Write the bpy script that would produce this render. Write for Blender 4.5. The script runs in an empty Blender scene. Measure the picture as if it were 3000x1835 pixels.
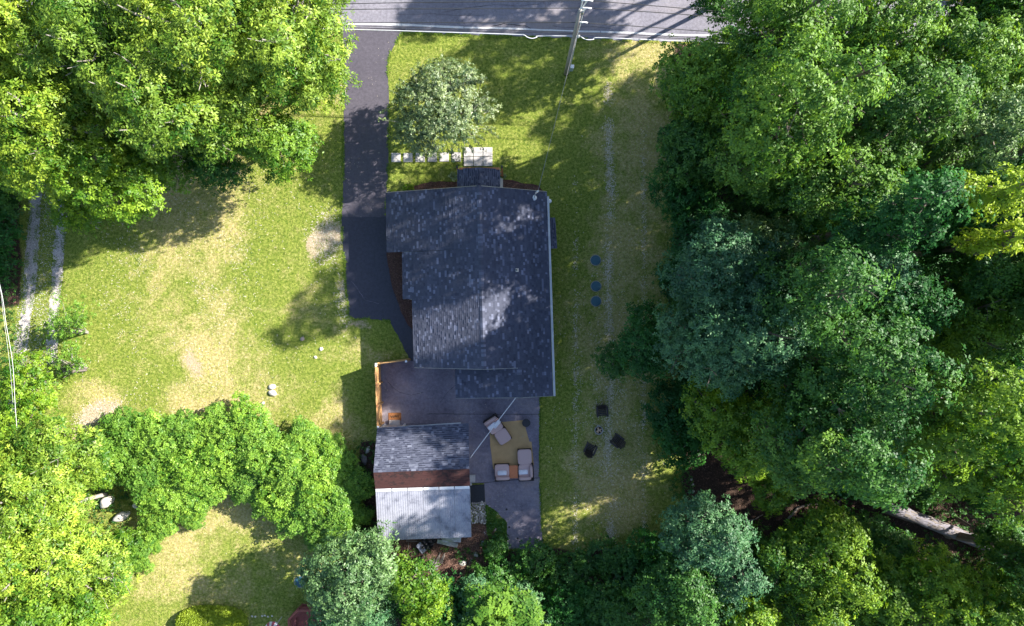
import bpy, bmesh, math, random
import numpy as np
from mathutils import Vector, Matrix, noise

# ------------------------------------------------------------------ camera, sky, sun, exposure
SC = bpy.context.scene
COL = SC.collection
CAMH = 46.0            # the drone hovers 46 m above the lawn and looks straight down
PPM = 43.5             # pixels of the photograph per metre of ground
cam_d = bpy.data.cameras.new('camera'); cam = bpy.data.objects.new('camera', cam_d); COL.objects.link(cam)
cam.location = (0, 0, CAMH); cam.rotation_euler = (0, 0, 0)
cam_d.sensor_width = 36.0; cam_d.lens = 36.0 * CAMH / (3000 / PPM); cam_d.clip_start = 0.5; cam_d.clip_end = 2500
SC.camera = cam
SUN_EL = math.radians(33.0); SUN_AZ = math.radians(20.5)     # azimuth counted from +x towards +y
sun_dir = Vector((math.cos(SUN_EL) * math.cos(SUN_AZ), math.cos(SUN_EL) * math.sin(SUN_AZ), math.sin(SUN_EL)))
W = bpy.data.worlds.new('World'); SC.world = W; W.use_nodes = True
wn = W.node_tree.nodes; wl = W.node_tree.links; wn.clear()
sky = wn.new('ShaderNodeTexSky'); sky.sky_type = 'NISHITA'; sky.sun_disc = False
sky.sun_elevation = SUN_EL; sky.sun_rotation = math.radians(90) - SUN_AZ
sky.air_density = 1.0; sky.dust_density = 0.8; sky.ozone_density = 1.2
bg = wn.new('ShaderNodeBackground'); bg.inputs['Strength'].default_value = 0.10
wo = wn.new('ShaderNodeOutputWorld'); wl.new(sky.outputs[0], bg.inputs[0]); wl.new(bg.outputs[0], wo.inputs[0])
sd = bpy.data.lights.new('sun', 'SUN'); sd.energy = 5.0; sd.angle = math.radians(0.55); sd.color = (1.0, 0.95, 0.86)
so = bpy.data.objects.new('sun', sd); COL.objects.link(so)
so.rotation_euler = sun_dir.to_track_quat('Z', 'Y').to_euler(); so.location = (30, 12, 40)
SC.view_settings.view_transform = 'Standard'; SC.view_settings.look = 'None'
SC.view_settings.exposure = 1.55; SC.view_settings.gamma = 1.0; SC.view_settings.use_curve_mapping = False
SC.cycles.max_bounces = 5; SC.cycles.diffuse_bounces = 3; SC.cycles.transmission_bounces = 3
SC.cycles.glossy_bounces = 2; SC.cycles.caustics_reflective = False; SC.cycles.caustics_refractive = False

rng = np.random.default_rng(7)
R = random.Random(11)

def P(px, py, z=0.0):
    """A measured point of the photograph, at height z, in metres of the place."""
    s = (CAMH - z) / CAMH / PPM
    return Vector(((px - 1500) * s, (917.5 - py) * s, z))

# ------------------------------------------------------------------ helpers
def tag(o, label=None, cat=None, group=None, kind=None):
    if label: o['label'] = label
    if cat: o['category'] = cat
    if group: o['group'] = group
    if kind: o['kind'] = kind
    return o

def thing(name, loc, label, cat, group=None, rz=0.0):
    o = bpy.data.objects.new(name, None); COL.objects.link(o)
    o.location = loc; o.rotation_euler = (0, 0, rz); o.empty_display_size = 0.3
    return tag(o, label, cat, group)

class MB:
    """collects plain geometry for ONE mesh object"""
    def __init__(self): self.v = []; self.f = []; self.t = []
    def add(self, vs, fs, tint=0.5):
        n = len(self.v); self.v += [tuple(v) for v in vs]
        self.f += [tuple(i + n for i in f) for f in fs]; self.t += [tint] * len(fs); return self
    def box(self, c, s, rz=0.0, tint=0.5, tilt=None):
        m = Matrix.Rotation(rz, 3, 'Z')
        if tilt is not None: m = m @ tilt
        vs = []
        for dz in (-.5, .5):
            for dx, dy in ((-.5, -.5), (.5, -.5), (.5, .5), (-.5, .5)):
                vs.append(Vector(c) + m @ Vector((dx * s[0], dy * s[1], dz * s[2])))
        return self.add(vs, [(3, 2, 1, 0), (4, 5, 6, 7), (0, 1, 5, 4), (1, 2, 6, 5), (2, 3, 7, 6), (3, 0, 4, 7)], tint)
    def prism(self, pts, z0, z1, tint=0.5):
        n = len(pts); vs = [(p[0], p[1], z0) for p in pts] + [(p[0], p[1], z1) for p in pts]
        return self.add(vs, [tuple(range(n))[::-1], tuple(range(n, 2 * n))] + [(i, (i + 1) % n, n + (i + 1) % n, n + i) for i in range(n)], tint)
    def tube(self, pts, rad, sides=6, tint=0.5, caps=True):
        pts = [Vector(p) for p in pts]
        if not isinstance(rad, (list, tuple)): rad = [rad] * len(pts)
        vs = []
        for i, p in enumerate(pts):
            d = (pts[min(i + 1, len(pts) - 1)] - pts[max(i - 1, 0)])
            d = d.normalized() if d.length > 1e-6 else Vector((0, 0, 1))
            a = d.cross(Vector((0, 0, 1)) if abs(d.z) < .9 else Vector((1, 0, 0))).normalized(); b = d.cross(a)
            for k in range(sides):
                w = 2 * math.pi * k / sides; vs.append(p + (a * math.cos(w) + b * math.sin(w)) * rad[i])
        fs = []
        for i in range(len(pts) - 1):
            for k in range(sides):
                k2 = (k + 1) % sides; fs.append((i * sides + k, i * sides + k2, (i + 1) * sides + k2, (i + 1) * sides + k))
        if caps: fs += [tuple(range(sides))[::-1], tuple(range((len(pts) - 1) * sides, len(pts) * sides))]
        return self.add(vs, fs, tint)
    def lathe(self, c, prof, n=24, tint=0.5):
        c = Vector(c); vs = []
        for r, z in prof:
            for k in range(n):
                w = 2 * math.pi * k / n; vs.append(c + Vector((r * math.cos(w), r * math.sin(w), z)))
        fs = []
        for i in range(len(prof) - 1):
            for k in range(n):
                k2 = (k + 1) % n; fs.append((i * n + k, i * n + k2, (i + 1) * n + k2, (i + 1) * n + k))
        fs += [tuple(range(n))[::-1], tuple(range((len(prof) - 1) * n, len(prof) * n))]
        return self.add(vs, fs, tint)
    def cushion(self, c, s, rz=0.0, tilt=None, puff=0.12, tint=.5):
        """a soft block: rounded grid box"""
        bm = bmesh.new(); bmesh.ops.create_cube(bm, size=2); bmesh.ops.subdivide_edges(bm, edges=bm.edges[:], cuts=5, use_grid_fill=True)
        m = Matrix.Rotation(rz, 3, 'Z')
        if tilt is not None: m = m @ tilt
        vs = []
        for v in bm.verts:
            p = v.co.copy(); e = 6
            L = (abs(p.x) ** e + abs(p.y) ** e + abs(p.z) ** e) ** (1 / e); q = p / L
            bul = (1 - q.x ** 2) * (1 - q.y ** 2)
            q = Vector((q.x, q.y, q.z * (1 + puff * 3 * bul - puff)))
            vs.append(Vector(c) + m @ Vector((q.x * s[0] / 2, q.y * s[1] / 2, q.z * s[2] / 2)))
        self.add(vs, [tuple(v.index for v in f.verts) for f in bm.faces] if False else self._idx(bm), tint); bm.free(); return self
    def _idx(self, bm):
        bm.verts.index_update(); return [tuple(v.index for v in f.verts) for f in bm.faces]
    def mesh(self, name, mat, origin=(0, 0, 0), smooth=False, bevel=0.0):
        o = Vector(origin); me = bpy.data.meshes.new(name)
        me.from_pydata([tuple(Vector(v) - o) for v in self.v], [], self.f); me.materials.append(mat)
        a = me.attributes.new('tint', 'FLOAT', 'FACE'); a.data.foreach_set('value', self.t)
        bm = bmesh.new(); bm.from_mesh(me)
        if bevel > 0:
            bmesh.ops.bevel(bm, geom=bm.edges[:], offset=bevel, segments=1, affect='EDGES', clamp_overlap=True)
        bmesh.ops.recalc_face_normals(bm, faces=bm.faces[:]); bm.to_mesh(me); bm.free()
        if smooth: me.polygons.foreach_set('use_smooth', [True] * len(me.polygons))
        me.update(); return me
    def build(self, name, mat, parent=None, loc=None, local=False, smooth=False, bevel=0.0):
        """world-space geometry by default; with a parent it is stored relative to the thing's base (local=True: already local)"""
        if parent is not None:
            org = (0, 0, 0)
            if not local:
                q = parent; org = Vector((0, 0, 0))
                while q is not None: org = org + Vector(q.location); q = q.parent
            o = bpy.data.objects.new(name, self.mesh(name, mat, org, smooth, bevel)); o.parent = parent
        else:
            if loc is None:
                a = np.array(self.v); loc = ((a[:, 0].min() + a[:, 0].max()) / 2, (a[:, 1].min() + a[:, 1].max()) / 2, a[:, 2].min())
            o = bpy.data.objects.new(name, self.mesh(name, mat, (0, 0, 0) if local else loc, smooth, bevel)); o.location = loc
        COL.objects.link(o); return o

def share(name, mesh, parent, loc, rot=(0, 0, 0), scale=(1, 1, 1)):
    o = bpy.data.objects.new(name, mesh); COL.objects.link(o); o.parent = parent
    o.location = loc; o.rotation_euler = rot; o.scale = scale; return o

def copy_tree(o, parent=None):
    c = o.copy(); COL.objects.link(c); c.parent = parent
    for ch in list(o.children): copy_tree(ch, c)
    return c

# ------------------------------------------------------------------ materials
def new_mat(name):
    m = bpy.data.materials.new(name); m.use_nodes = True; nt = m.node_tree
    return m, nt, nt.nodes['Principled BSDF']

def ramp(nt, pts, src=None):
    n = nt.nodes.new('ShaderNodeValToRGB'); e = n.color_ramp.elements
    while len(e) > 1: e.remove(e[-1])
    e[0].position = pts[0][0]; e[0].color = (*pts[0][1], 1)
    for p, c in pts[1:]:
        k = e.new(p); k.color = (*c, 1)
    if src is not None: nt.links.new(src, n.inputs[0])
    return n

def noise_tex(nt, scale, detail=4, rough=.55, coord='Object', stretch=None, dist=0.0):
    tc = nt.nodes.new('ShaderNodeTexCoord'); n = nt.nodes.new('ShaderNodeTexNoise')
    n.inputs['Scale'].default_value = scale; n.inputs['Detail'].default_value = detail; n.inputs['Roughness'].default_value = rough
    n.inputs['Distortion'].default_value = dist
    if stretch:
        mp = nt.nodes.new('ShaderNodeMapping'); mp.inputs['Scale'].default_value = stretch
        nt.links.new(tc.outputs[coord], mp.inputs[0]); nt.links.new(mp.outputs[0], n.inputs['Vector'])
    else: nt.links.new(tc.outputs[coord], n.inputs['Vector'])
    return n

def mix(nt, a, b, fac, mode='MIX'):
    n = nt.nodes.new('ShaderNodeMix'); n.data_type = 'RGBA'; n.blend_type = mode
    for sock, val in ((n.inputs[6], a), (n.inputs[7], b), (n.inputs[0], fac)):
        if isinstance(val, (tuple, list)): sock.default_value = (*val, 1) if len(val) == 3 else val
        elif isinstance(val, (int, float)): sock.default_value = val
        else: nt.links.new(val, sock)
    return n.outputs[2]

def math_n(nt, op, a, b=None, clamp=False):
    n = nt.nodes.new('ShaderNodeMath'); n.operation = op; n.use_clamp = clamp
    for i, v in enumerate((a, b)):
        if v is None: continue
        if isinstance(v, (int, float)): n.inputs[i].default_value = v
        else: nt.links.new(v, n.inputs[i])
    return n.outputs[0]

def attr(nt, name, out='Fac'):
    n = nt.nodes.new('ShaderNodeAttribute'); n.attribute_name = name; return n.outputs[out]

def bump(nt, bsdf, h, strength=.4, dist=.02):
    b = nt.nodes.new('ShaderNodeBump'); b.inputs['Strength'].default_value = strength; b.inputs['Distance'].default_value = dist
    nt.links.new(h, b.inputs['Height']); nt.links.new(b.outputs[0], bsdf.inputs['Normal'])

def simple(name, c1, c2=None, scale=6, rough=.7, bmp=.2, stretch=None, metallic=0.0, detail=5, coord='Object', spots=None, bd=.01, tint=None):
    m, nt, b = new_mat(name); c2 = c2 or tuple(x * .7 for x in c1)
    n = noise_tex(nt, scale, detail, .6, coord, stretch); r = ramp(nt, [(.3, c1), (.7, c2)], n.outputs[0]); out = r.outputs[0]
    if spots:
        n2 = noise_tex(nt, spots[1], 6, .7, coord); r2 = ramp(nt, [(spots[2], (0, 0, 0)), (spots[2] + .08, (1, 1, 1))], n2.outputs[0])
        out = mix(nt, out, spots[0], r2.outputs[0])
    if tint:
        rr = ramp(nt, [(0, (tint[0],) * 3), (1, (tint[1],) * 3)], attr(nt, 'tint')); out = mix(nt, out, rr.outputs[0], 1.0, 'MULTIPLY')
    nt.links.new(out, b.inputs['Base Color']); b.inputs['Roughness'].default_value = rough; b.inputs['Metallic'].default_value = metallic
    if bmp > 0: bump(nt, b, n.outputs[0], bmp, bd)
    return m

def leaf_mat(name, dark, light, trans=.35, gloss=.06, rough=.45, yellow=(1.25, 1.1, .5)):
    m, nt, b = new_mat(name); nt.nodes.remove(b); out = nt.nodes['Material Output']
    r = ramp(nt, [(0, dark), (.55, tuple((a + c) / 2 for a, c in zip(dark, light))), (1, light)], attr(nt, 'tint'))
    n = noise_tex(nt, .45, 3, .5); rr = ramp(nt, [(.3, (.78, .82, .8)), (.7, (1.15, 1.1, 1.0))], n.outputs[0])
    c = mix(nt, r.outputs[0], rr.outputs[0], 1.0, 'MULTIPLY'); oi = nt.nodes.new('ShaderNodeObjectInfo'); ro = ramp(nt, [(0, (.72, .80, .9)), (.5, (1.0, .98, 1.0)), (1, (1.08, 1.05, .88))], oi.outputs['Random']); c = mix(nt, c, ro.outputs[0], 1.0, 'MULTIPLY')
    d = nt.nodes.new('ShaderNodeBsdfDiffuse'); t = nt.nodes.new('ShaderNodeBsdfTranslucent'); g = nt.nodes.new('ShaderNodeBsdfGlossy')
    g.inputs['Roughness'].default_value = max(rough, .5); g.inputs['Color'].default_value = (1, 1, 1, 1)
    nt.links.new(c, d.inputs[0]); tc = mix(nt, c, yellow, 1.0, 'MULTIPLY'); nt.links.new(tc, t.inputs[0])
    m1 = nt.nodes.new('ShaderNodeMixShader'); m1.inputs[0].default_value = trans
    nt.links.new(d.outputs[0], m1.inputs[1]); nt.links.new(t.outputs[0], m1.inputs[2])
    m2 = nt.nodes.new('ShaderNodeMixShader'); m2.inputs[0].default_value = gloss
    nt.links.new(m1.outputs[0], m2.inputs[1]); nt.links.new(g.outputs[0], m2.inputs[2]); nt.links.new(m2.outputs[0], out.inputs[0])
    return m

LEAF = {
 'gold':   leaf_mat('leaves_yellow_green', (.050, .17, .010), (.47, .62, .075), .40, .02),
 'lime':   leaf_mat('leaves_lime', (.045, .17, .008), (.34, .52, .04), .42, .02),
 'green':  leaf_mat('leaves_maple_green', (.026, .12, .012), (.22, .40, .05), .36, .02),
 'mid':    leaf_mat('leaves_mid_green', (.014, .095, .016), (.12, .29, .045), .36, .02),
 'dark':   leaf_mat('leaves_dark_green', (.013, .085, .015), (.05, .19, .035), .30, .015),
 'blue':   leaf_mat('leaves_blue_green', (.028, .125, .048), (.13, .30, .11), .28, .03, .55, (1.1, 1.1, .6)),
 'silver': leaf_mat('leaves_silvery', (.045, .135, .03), (.25, .40, .13), .25, .035, .5, (1.1, 1.1, .6)),
 'apple':  leaf_mat('leaves_apple', (.022, .085, .018), (.27, .36, .14), .22, .07, .45, (1.1, 1.1, .6)),
 'yellow': leaf_mat('leaves_golden', (.26, .38, .02), (.56, .72, .06), .40, .02, .5, (1.05, 1.05, .5)),
 'sumac':  leaf_mat('leaves_thicket', (.05, .19, .020), (.33, .54, .07), .40, .02),
 'yew':    leaf_mat('leaves_clipped_yew', (.28, .38, .02), (.58, .70, .07), .35, .02),
 'hosta':  leaf_mat('leaves_hosta', (.06, .15, .04), (.32, .40, .20), .25, .05),
}
M = {}
M['bark'] = simple('bark', (.20, .16, .13), (.09, .07, .055), 14, .9, .6, (1, 1, .2), bd=.03)
M['pale_bark'] = simple('pale_bark', (.42, .38, .34), (.24, .21, .18), 12, .9, .5, (1, 1, .25), bd=.02)
M['old_wood'] = simple('weathered_wood', (.30, .26, .23), (.16, .13, .11), 9, .9, .6, (1, 6, 6), bd=.02)
M['cedar'] = simple('cedar_boards', (.62, .38, .17), (.46, .25, .10), 12, .75, .25, (2, 2, .3), tint=(.8, 1.15))
M['cedar_dark'] = simple('stained_cedar', (.45, .20, .08), (.33, .13, .05), 9, .7, .2)
M['concrete'] = simple('paver_concrete', (.50, .47, .45), (.38, .36, .35), 7, .9, .2, spots=((.25, .24, .23), 3, .66))
M['white_metal'] = simple('white_painted_metal', (.80, .80, .80), (.66, .67, .68), 3, .4, .05)
M['grey_metal'] = simple('galvanised_metal', (.48, .48, .47), (.35, .35, .35), 5, .38, .1, metallic=.6)
M['black_plastic'] = simple('black_plastic', (.02, .02, .024), (.012, .012, .015), 8, .45, .1)
M['brown_plastic'] = simple('brown_plastic_boards', (.034, .024, .024), (.02, .014, .014), 30, .55, .15, (1, 8, 8))
M['wicker'] = simple('dark_wicker', (.03, .026, .026), (.012, .011, .012), 60, .7, .6)
M['cushion'] = simple('taupe_cushion', (.56, .40, .38), (.50, .355, .34), 40, .95, .15, bd=.004)
M['wire_grey'] = simple('wire_grey', (.30, .30, .32), (.24, .24, .26), 9, .6, 0)
M['pole_wood'] = simple('weathered_pole', (.44, .40, .36), (.22, .19, .17), 7, .9, .5, (6, 6, 1), bd=.02)
M['rope'] = simple('cable_white', (.72, .72, .74), (.6, .6, .62), 9, .6, 0)
M['cable_dark'] = simple('cable_black', (.02, .02, .022), (.03, .03, .03), 9, .6, 0)
M['terracotta'] = simple('orange_stained_wood', (.60, .21, .08), (.48, .15, .06), 7, .6, .15, (1, 5, 1), spots=((.50, .24, .13), 2.5, .7))
M['siding'] = simple('grey_siding', (.45, .46, .47), (.38, .39, .40), 4, .8, .1)
M['shed_wall'] = simple('shed_wall_paint', (.55, .52, .48), (.45, .42, .39), 4, .85, .1)
M['rock'] = simple('fieldstone', (.50, .47, .43), (.30, .28, .26), 5, .95, .6, spots=((.16, .15, .13), 6, .62), bd=.03)
M['white_rock'] = simple('pale_boulder', (.70, .65, .58), (.52, .47, .41), 5, .95, .6, spots=((.25, .22, .19), 5, .66), bd=.03)
M['river_stone'] = simple('river_cobble', (.55, .51, .46), (.34, .32, .29), 3, .85, .25, coord='Object', tint=None)
M['dark_rock'] = simple('dark_rock', (.17, .15, .15), (.09, .08, .08), 6, .9, .6, spots=((.33, .31, .3), 7, .63), bd=.03)
M['slate'] = simple('bluish_flagstone', (.20, .21, .25), (.14, .14, .18), 5, .8, .3)
M['red_stone'] = simple('red_flagstone', (.42, .20, .18), (.32, .14, .13), 5, .85, .3)
M['tan_stone'] = simple('tan_flagstone', (.42, .33, .27), (.30, .24, .20), 5, .9, .4)
M['lid'] = simple('green_lid_plastic', (.032, .115, .15), (.024, .085, .115), 3, .5, .1, spots=((.07, .15, .17), 4, .62))
M['lid_rim'] = simple('lid_rim', (.40, .36, .32), (.26, .25, .23), 8, .8, .2)
M['play_red'] = simple('red_stained_lumber', (.34, .10, .085), (.24, .07, .06), 7, .8, .2)
M['ash'] = simple('pale_ash', (.62, .60, .58), (.45, .43, .42), 10, .95, .4)
M['charcoal'] = simple('charcoal', (.02, .018, .018), (.01, .01, .01), 10, .95, .4)
M['split_wood'] = simple('split_firewood', (.60, .45, .30), (.42, .28, .17), 9, .85, .3, (6, 1, 1))
M['tarp'] = simple('black_tarp', (.022, .022, .026), (.012, .012, .015), 3, .38, .5, bd=.03)
M['tarp_under'] = simple('bluish_grey_tarp', (.30, .33, .42), (.22, .24, .33), 9, .5, .3)
M['mat_coir'] = simple('coir_doormat', (.36, .15, .05), (.24, .09, .03), 25, .95, .5)
M['rug'] = simple('tan_woven_rug', (.50, .33, .155), (.42, .275, .13), 2.2, .95, .2, spots=((.38, .29, .17), 1.6, .62))
M['mulch'] = simple('bark_mulch', (.13, .055, .04), (.05, .022, .018), 16, .95, .8, bd=.04)

def asphalt(name, c1, c2, speck, crack=0.5, tan=None, rough=.85):
    m, nt, b = new_mat(name)
    n = noise_tex(nt, .35, 5, .6); r = ramp(nt, [(.3, c1), (.7, c2)], n.outputs[0])
    g = noise_tex(nt, 5, 8, .85); rg = ramp(nt, [(.38, (.72,) * 3), (.62, (1.30,) * 3)], g.outputs[0]); c = mix(nt, r.outputs[0], rg.outputs[0], 1.0, 'MULTIPLY')
    if tan:
        n3 = noise_tex(nt, tan[1], 4, .6, stretch=tan[3] if len(tan) > 3 else None); r3 = ramp(nt, [(tan[2], (0, 0, 0)), (tan[2] + .18, (1, 1, 1))], n3.outputs[0]); c = mix(nt, c, tan[0], math_n(nt, 'MULTIPLY', r3.outputs[0], .7))
    v = nt.nodes.new('ShaderNodeTexVoronoi'); v.feature = 'DISTANCE_TO_EDGE'; v.inputs['Scale'].default_value = .22
    w = noise_tex(nt, 1.1, 5, .7); tc = nt.nodes.new('ShaderNodeTexCoord')
    add = nt.nodes.new('ShaderNodeVectorMath'); add.operation = 'MULTIPLY_ADD'; nt.links.new(w.outputs['Color'], add.inputs[0]); add.inputs[1].default_value = (2.2, 2.2, 0); nt.links.new(tc.outputs['Object'], add.inputs[2])
    nt.links.new(add.outputs[0], v.inputs['Vector'])
    rc = ramp(nt, [(0, (1, 1, 1)), (.006, (0, 0, 0))], v.outputs['Distance'])
    gate = noise_tex(nt, .25, 2, .5); rgate = ramp(nt, [(.48, (0, 0, 0)), (.56, (1, 1, 1))], gate.outputs[0])
    c = mix(nt, c, tuple(x * .35 for x in c1), math_n(nt, 'MULTIPLY', math_n(nt, 'MULTIPLY', rc.outputs[0], rgate.outputs[0]), crack))
    s = noise_tex(nt, 30, 2, .5); rs = ramp(nt, [(.70, (0, 0, 0)), (.76, (1, 1, 1))], s.outputs[0]); c = mix(nt, c, speck, math_n(nt, 'MULTIPLY', rs.outputs[0], .6))
    nt.links.new(c, b.inputs['Base Color']); b.inputs['Roughness'].default_value = rough; bump(nt, b, g.outputs[0], .3, .01)
    return m
M['road'] = asphalt('road_asphalt', (.145, .138, .170), (.215, .203, .235), (.3, .3, .3), .9, ((.27, .22, .20), .4, .52, (.25, 1, 1)))
M['drive'] = asphalt('sealed_driveway_asphalt', (.066, .058, .074), (.084, .074, .092), (.16, .15, .15), .25, rough=.6)
M['drive_new'] = asphalt('fresh_sealed_driveway_asphalt', (.030, .030, .046), (.040, .039, .056), (.10, .10, .11), .2, rough=.6)
M['patio'] = asphalt('worn_patio_asphalt', (.115, .103, .138), (.26, .235, .28), (.30, .29, .29), .6, ((.27, .22, .22), .35, .5))

# roof shingles: every tab has its own shade
def shingle_mat(name, lo, mi, hi):
    m, nt, b = new_mat(name); r = ramp(nt, [(0, lo), (.5, mi), (1, hi)], attr(nt, 'tint'))
    g = noise_tex(nt, 40, 3, .7); rg = ramp(nt, [(.3, (.8,) * 3), (.7, (1.2,) * 3)], g.outputs[0]); c = mix(nt, r.outputs[0], rg.outputs[0], 1.0, 'MULTIPLY')
    w = noise_tex(nt, .7, 3, .5, stretch=(1, .25, 1)); rw = ramp(nt, [(.35, (.88,) * 3), (.65, (1.12, 1.1, 1.1))], w.outputs[0]); c = mix(nt, c, rw.outputs[0], 1.0, 'MULTIPLY')
    nt.links.new(c, b.inputs['Base Color']); b.inputs['Roughness'].default_value = .9; bump(nt, b, g.outputs[0], .4, .005); return m
M['shingle'] = shingle_mat('slate_blue_shingles', (.030, .035, .058), (.062, .069, .102), (.15, .165, .235))
M['shed_shingle'] = shingle_mat('grey_shed_shingles', (.028, .033, .058), (.085, .094, .135), (.155, .168, .22))
M['rust'] = simple('rusty_red_roofing', (.095, .034, .030), (.052, .019, .017), 5, .9, .4, (.5, 3, 3), spots=((.032, .015, .015), 2.2, .52), bd=.01)
def metal_roof():
    m, nt, b = new_mat('white_painted_roof_metal')
    n = noise_tex(nt, 1.6, 6, .7); r = ramp(nt, [(.40, (.36, .365, .42)), (.55, (.29, .295, .35)), (.68, (.16, .165, .205))], n.outputs[0])
    n2 = noise_tex(nt, 9, 5, .7, stretch=(3, .6, 1)); r2 = ramp(nt, [(.35, (.86,) * 3), (.6, (1.06,) * 3)], n2.outputs[0])
    nt.links.new(mix(nt, r.outputs[0], r2.outputs[0], 1.0, 'MULTIPLY'), b.inputs['Base Color']); b.inputs['Roughness'].default_value = .6; return m
M['roof_metal'] = metal_roof()
# ------------------------------------------------------------------ the ground
def blob(X, Y, cx, cy, rx, ry, rot=0.0, p=2.0):
    c, s = math.cos(rot), math.sin(rot); u = ((X - cx) * c + (Y - cy) * s) / rx; v = (-(X - cx) * s + (Y - cy) * c) / ry
    return np.exp(-((u * u + v * v) ** (p / 2)))
def wob(X, Y, f, seed):
    r = np.random.default_rng(seed); o = np.zeros_like(X)
    for k in range(7):
        a = r.uniform(0, 6.28); w = f * r.uniform(.6, 1.8); o += np.sin((X * math.cos(a) + Y * math.sin(a)) * w + r.uniform(0, 6.28))
    return o / 7
DRY = [(600,640,150,190,0,.6),(560,480,150,80,0,1.0),(620,1050,150,170,.2,.8),(470,800,60,130,0,.35),(900,880,60,90,0,.3),(760,1470,240,100,-.35,.95),(480,1560,80,130,-.7,.7),
       (430,480,80,50,0,.8),(760,330,90,60,0,.7),(1850,170,180,60,.1,.5),(1890,350,70,260,0,.8),(1810,800,80,330,0,.6),(1830,1150,130,300,0,.5),(1750,1450,130,160,0,.55),(1990,150,60,60,0,.8),
       (650,1200,130,40,0,.8),(530,1180,60,40,0,.6),(980,1240,80,60,0,.5),(520,1720,220,50,0,.55),(860,1640,120,50,0,.4),(300,1180,60,60,.4,1.0),(1080,1030,60,30,0,.5),(470,560,70,60,0,.6)]
BARE = [(620,760,45,60,0,.35),(560,1080,60,50,0,.5),(600,1190,70,20,0,.5),(520,490,60,40,0,.75),(590,470,40,40,0,.5),(955,700,42,70,0,.9),(1010,860,22,50,0,.8),(1060,955,60,16,0,.7),(1110,1030,50,18,0,.5),
        (290,1215,70,32,-.5,1.0),(230,1270,50,25,-.3,.7),(640,590,30,25,0,.3),(730,400,60,30,0,.4),(2010,140,50,30,0,.5),(1785,700,14,60,0,.3),(700,1185,60,12,.5,.6),(580,1030,30,60,.3,.4)]
LUSH = [(760,800,80,120,0,.7),(860,1010,120,60,0,.5),(260,830,60,180,0,.6),(1300,330,190,200,0,.8),(1480,430,130,140,0,.5),(1560,250,200,110,0,.5),(1120,960,50,50,0,.8),(860,600,80,90,0,.35),(430,1130,100,70,0,.6),(1650,640,60,120,0,.6),(1560,140,100,40,0,.5),(1650,1150,60,120,0,.5)]
def zones(X, Y):
    X0, Y0 = X, Y; X = X + 42 * wob(X0, Y0, .028, 15) + 16 * wob(X0, Y0, .09, 16) + 8 * wob(X0, Y0, .2, 18); Y = Y + 42 * wob(X0, Y0, .030, 17) + 16 * wob(X0, Y0, .10, 19) + 8 * wob(X0, Y0, .21, 20)
    w = 1 + .5 * wob(X, Y, .035, 5)
    dry = .82 * sum(a * blob(X, Y, *b) for *b, a in DRY) * w + .10 + .30 * wob(X, Y, .02, 1) + .28 * wob(X, Y, .09, 2) + .2 * wob(X, Y, .17, 12)
    dry = dry - sum(a * blob(X, Y, *b) for *b, a in LUSH) * .8
    bare = .8 * sum(a * blob(X, Y, *b, 3.0) for *b, a in BARE) * (1 + .4 * wob(X, Y, .12, 3))
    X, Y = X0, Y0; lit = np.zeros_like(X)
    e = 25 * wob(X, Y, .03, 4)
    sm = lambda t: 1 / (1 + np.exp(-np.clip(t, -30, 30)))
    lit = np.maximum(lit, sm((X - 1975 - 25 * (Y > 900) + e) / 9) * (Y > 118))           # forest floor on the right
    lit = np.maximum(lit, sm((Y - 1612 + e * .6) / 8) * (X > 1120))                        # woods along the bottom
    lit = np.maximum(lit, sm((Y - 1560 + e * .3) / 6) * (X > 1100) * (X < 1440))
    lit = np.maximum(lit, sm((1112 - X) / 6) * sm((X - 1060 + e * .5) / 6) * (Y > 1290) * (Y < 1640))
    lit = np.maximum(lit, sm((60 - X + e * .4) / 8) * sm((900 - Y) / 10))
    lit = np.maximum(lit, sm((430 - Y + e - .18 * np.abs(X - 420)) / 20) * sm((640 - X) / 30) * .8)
    return np.clip(dry, 0, 1), np.clip(bare, 0, 1), np.clip(lit, 0, 1)

def ax(lo, hi, step, far):
    core = np.arange(lo, hi + step / 2, step); out = []; t = step
    d = []
    while sum(d) < far: t *= 1.5; d.append(t)
    a = np.cumsum(d); return np.concatenate([lo - a[::-1], core, hi + a])
gx = ax(-38, 38, .25, 500); gy = ax(-25, 25, .25, 500)
GX, GY = np.meshgrid(gx, gy); nx, ny = len(gx), len(gy)
def px_of(x, y): return x * PPM + 1500, 917.5 - y * PPM
PXg, PYg = px_of(GX, GY)
zd, zb, zl = zones(np.clip(PXg, -300, 3300), np.clip(PYg, -300, 2200))
me = bpy.data.meshes.new('lawn'); nv = nx * ny
co = np.stack([GX, GY, np.zeros_like(GX)], -1).reshape(-1, 3)
idx = np.arange(nv).reshape(ny, nx); quads = np.stack([idx[:-1, :-1], idx[:-1, 1:], idx[1:, 1:], idx[1:, :-1]], -1).reshape(-1, 4)
def fill_mesh(me, co, faces):
    n, k = faces.shape; me.vertices.add(len(co)); me.vertices.foreach_set('co', co.astype(np.float32).ravel())
    me.loops.add(n * k); me.loops.foreach_set('vertex_index', faces.astype(np.int32).ravel())
    me.polygons.add(n); me.polygons.foreach_set('loop_start', (np.arange(n) * k).astype(np.int32)); me.update(calc_edges=True)
fill_mesh(me, co, quads)
ca = me.color_attributes.new('zone', 'FLOAT_COLOR', 'POINT')
ca.data.foreach_set('color', np.stack([zd, zb, zl, np.ones_like(zd)], -1).reshape(-1, 4).astype(np.float32).ravel())
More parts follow.
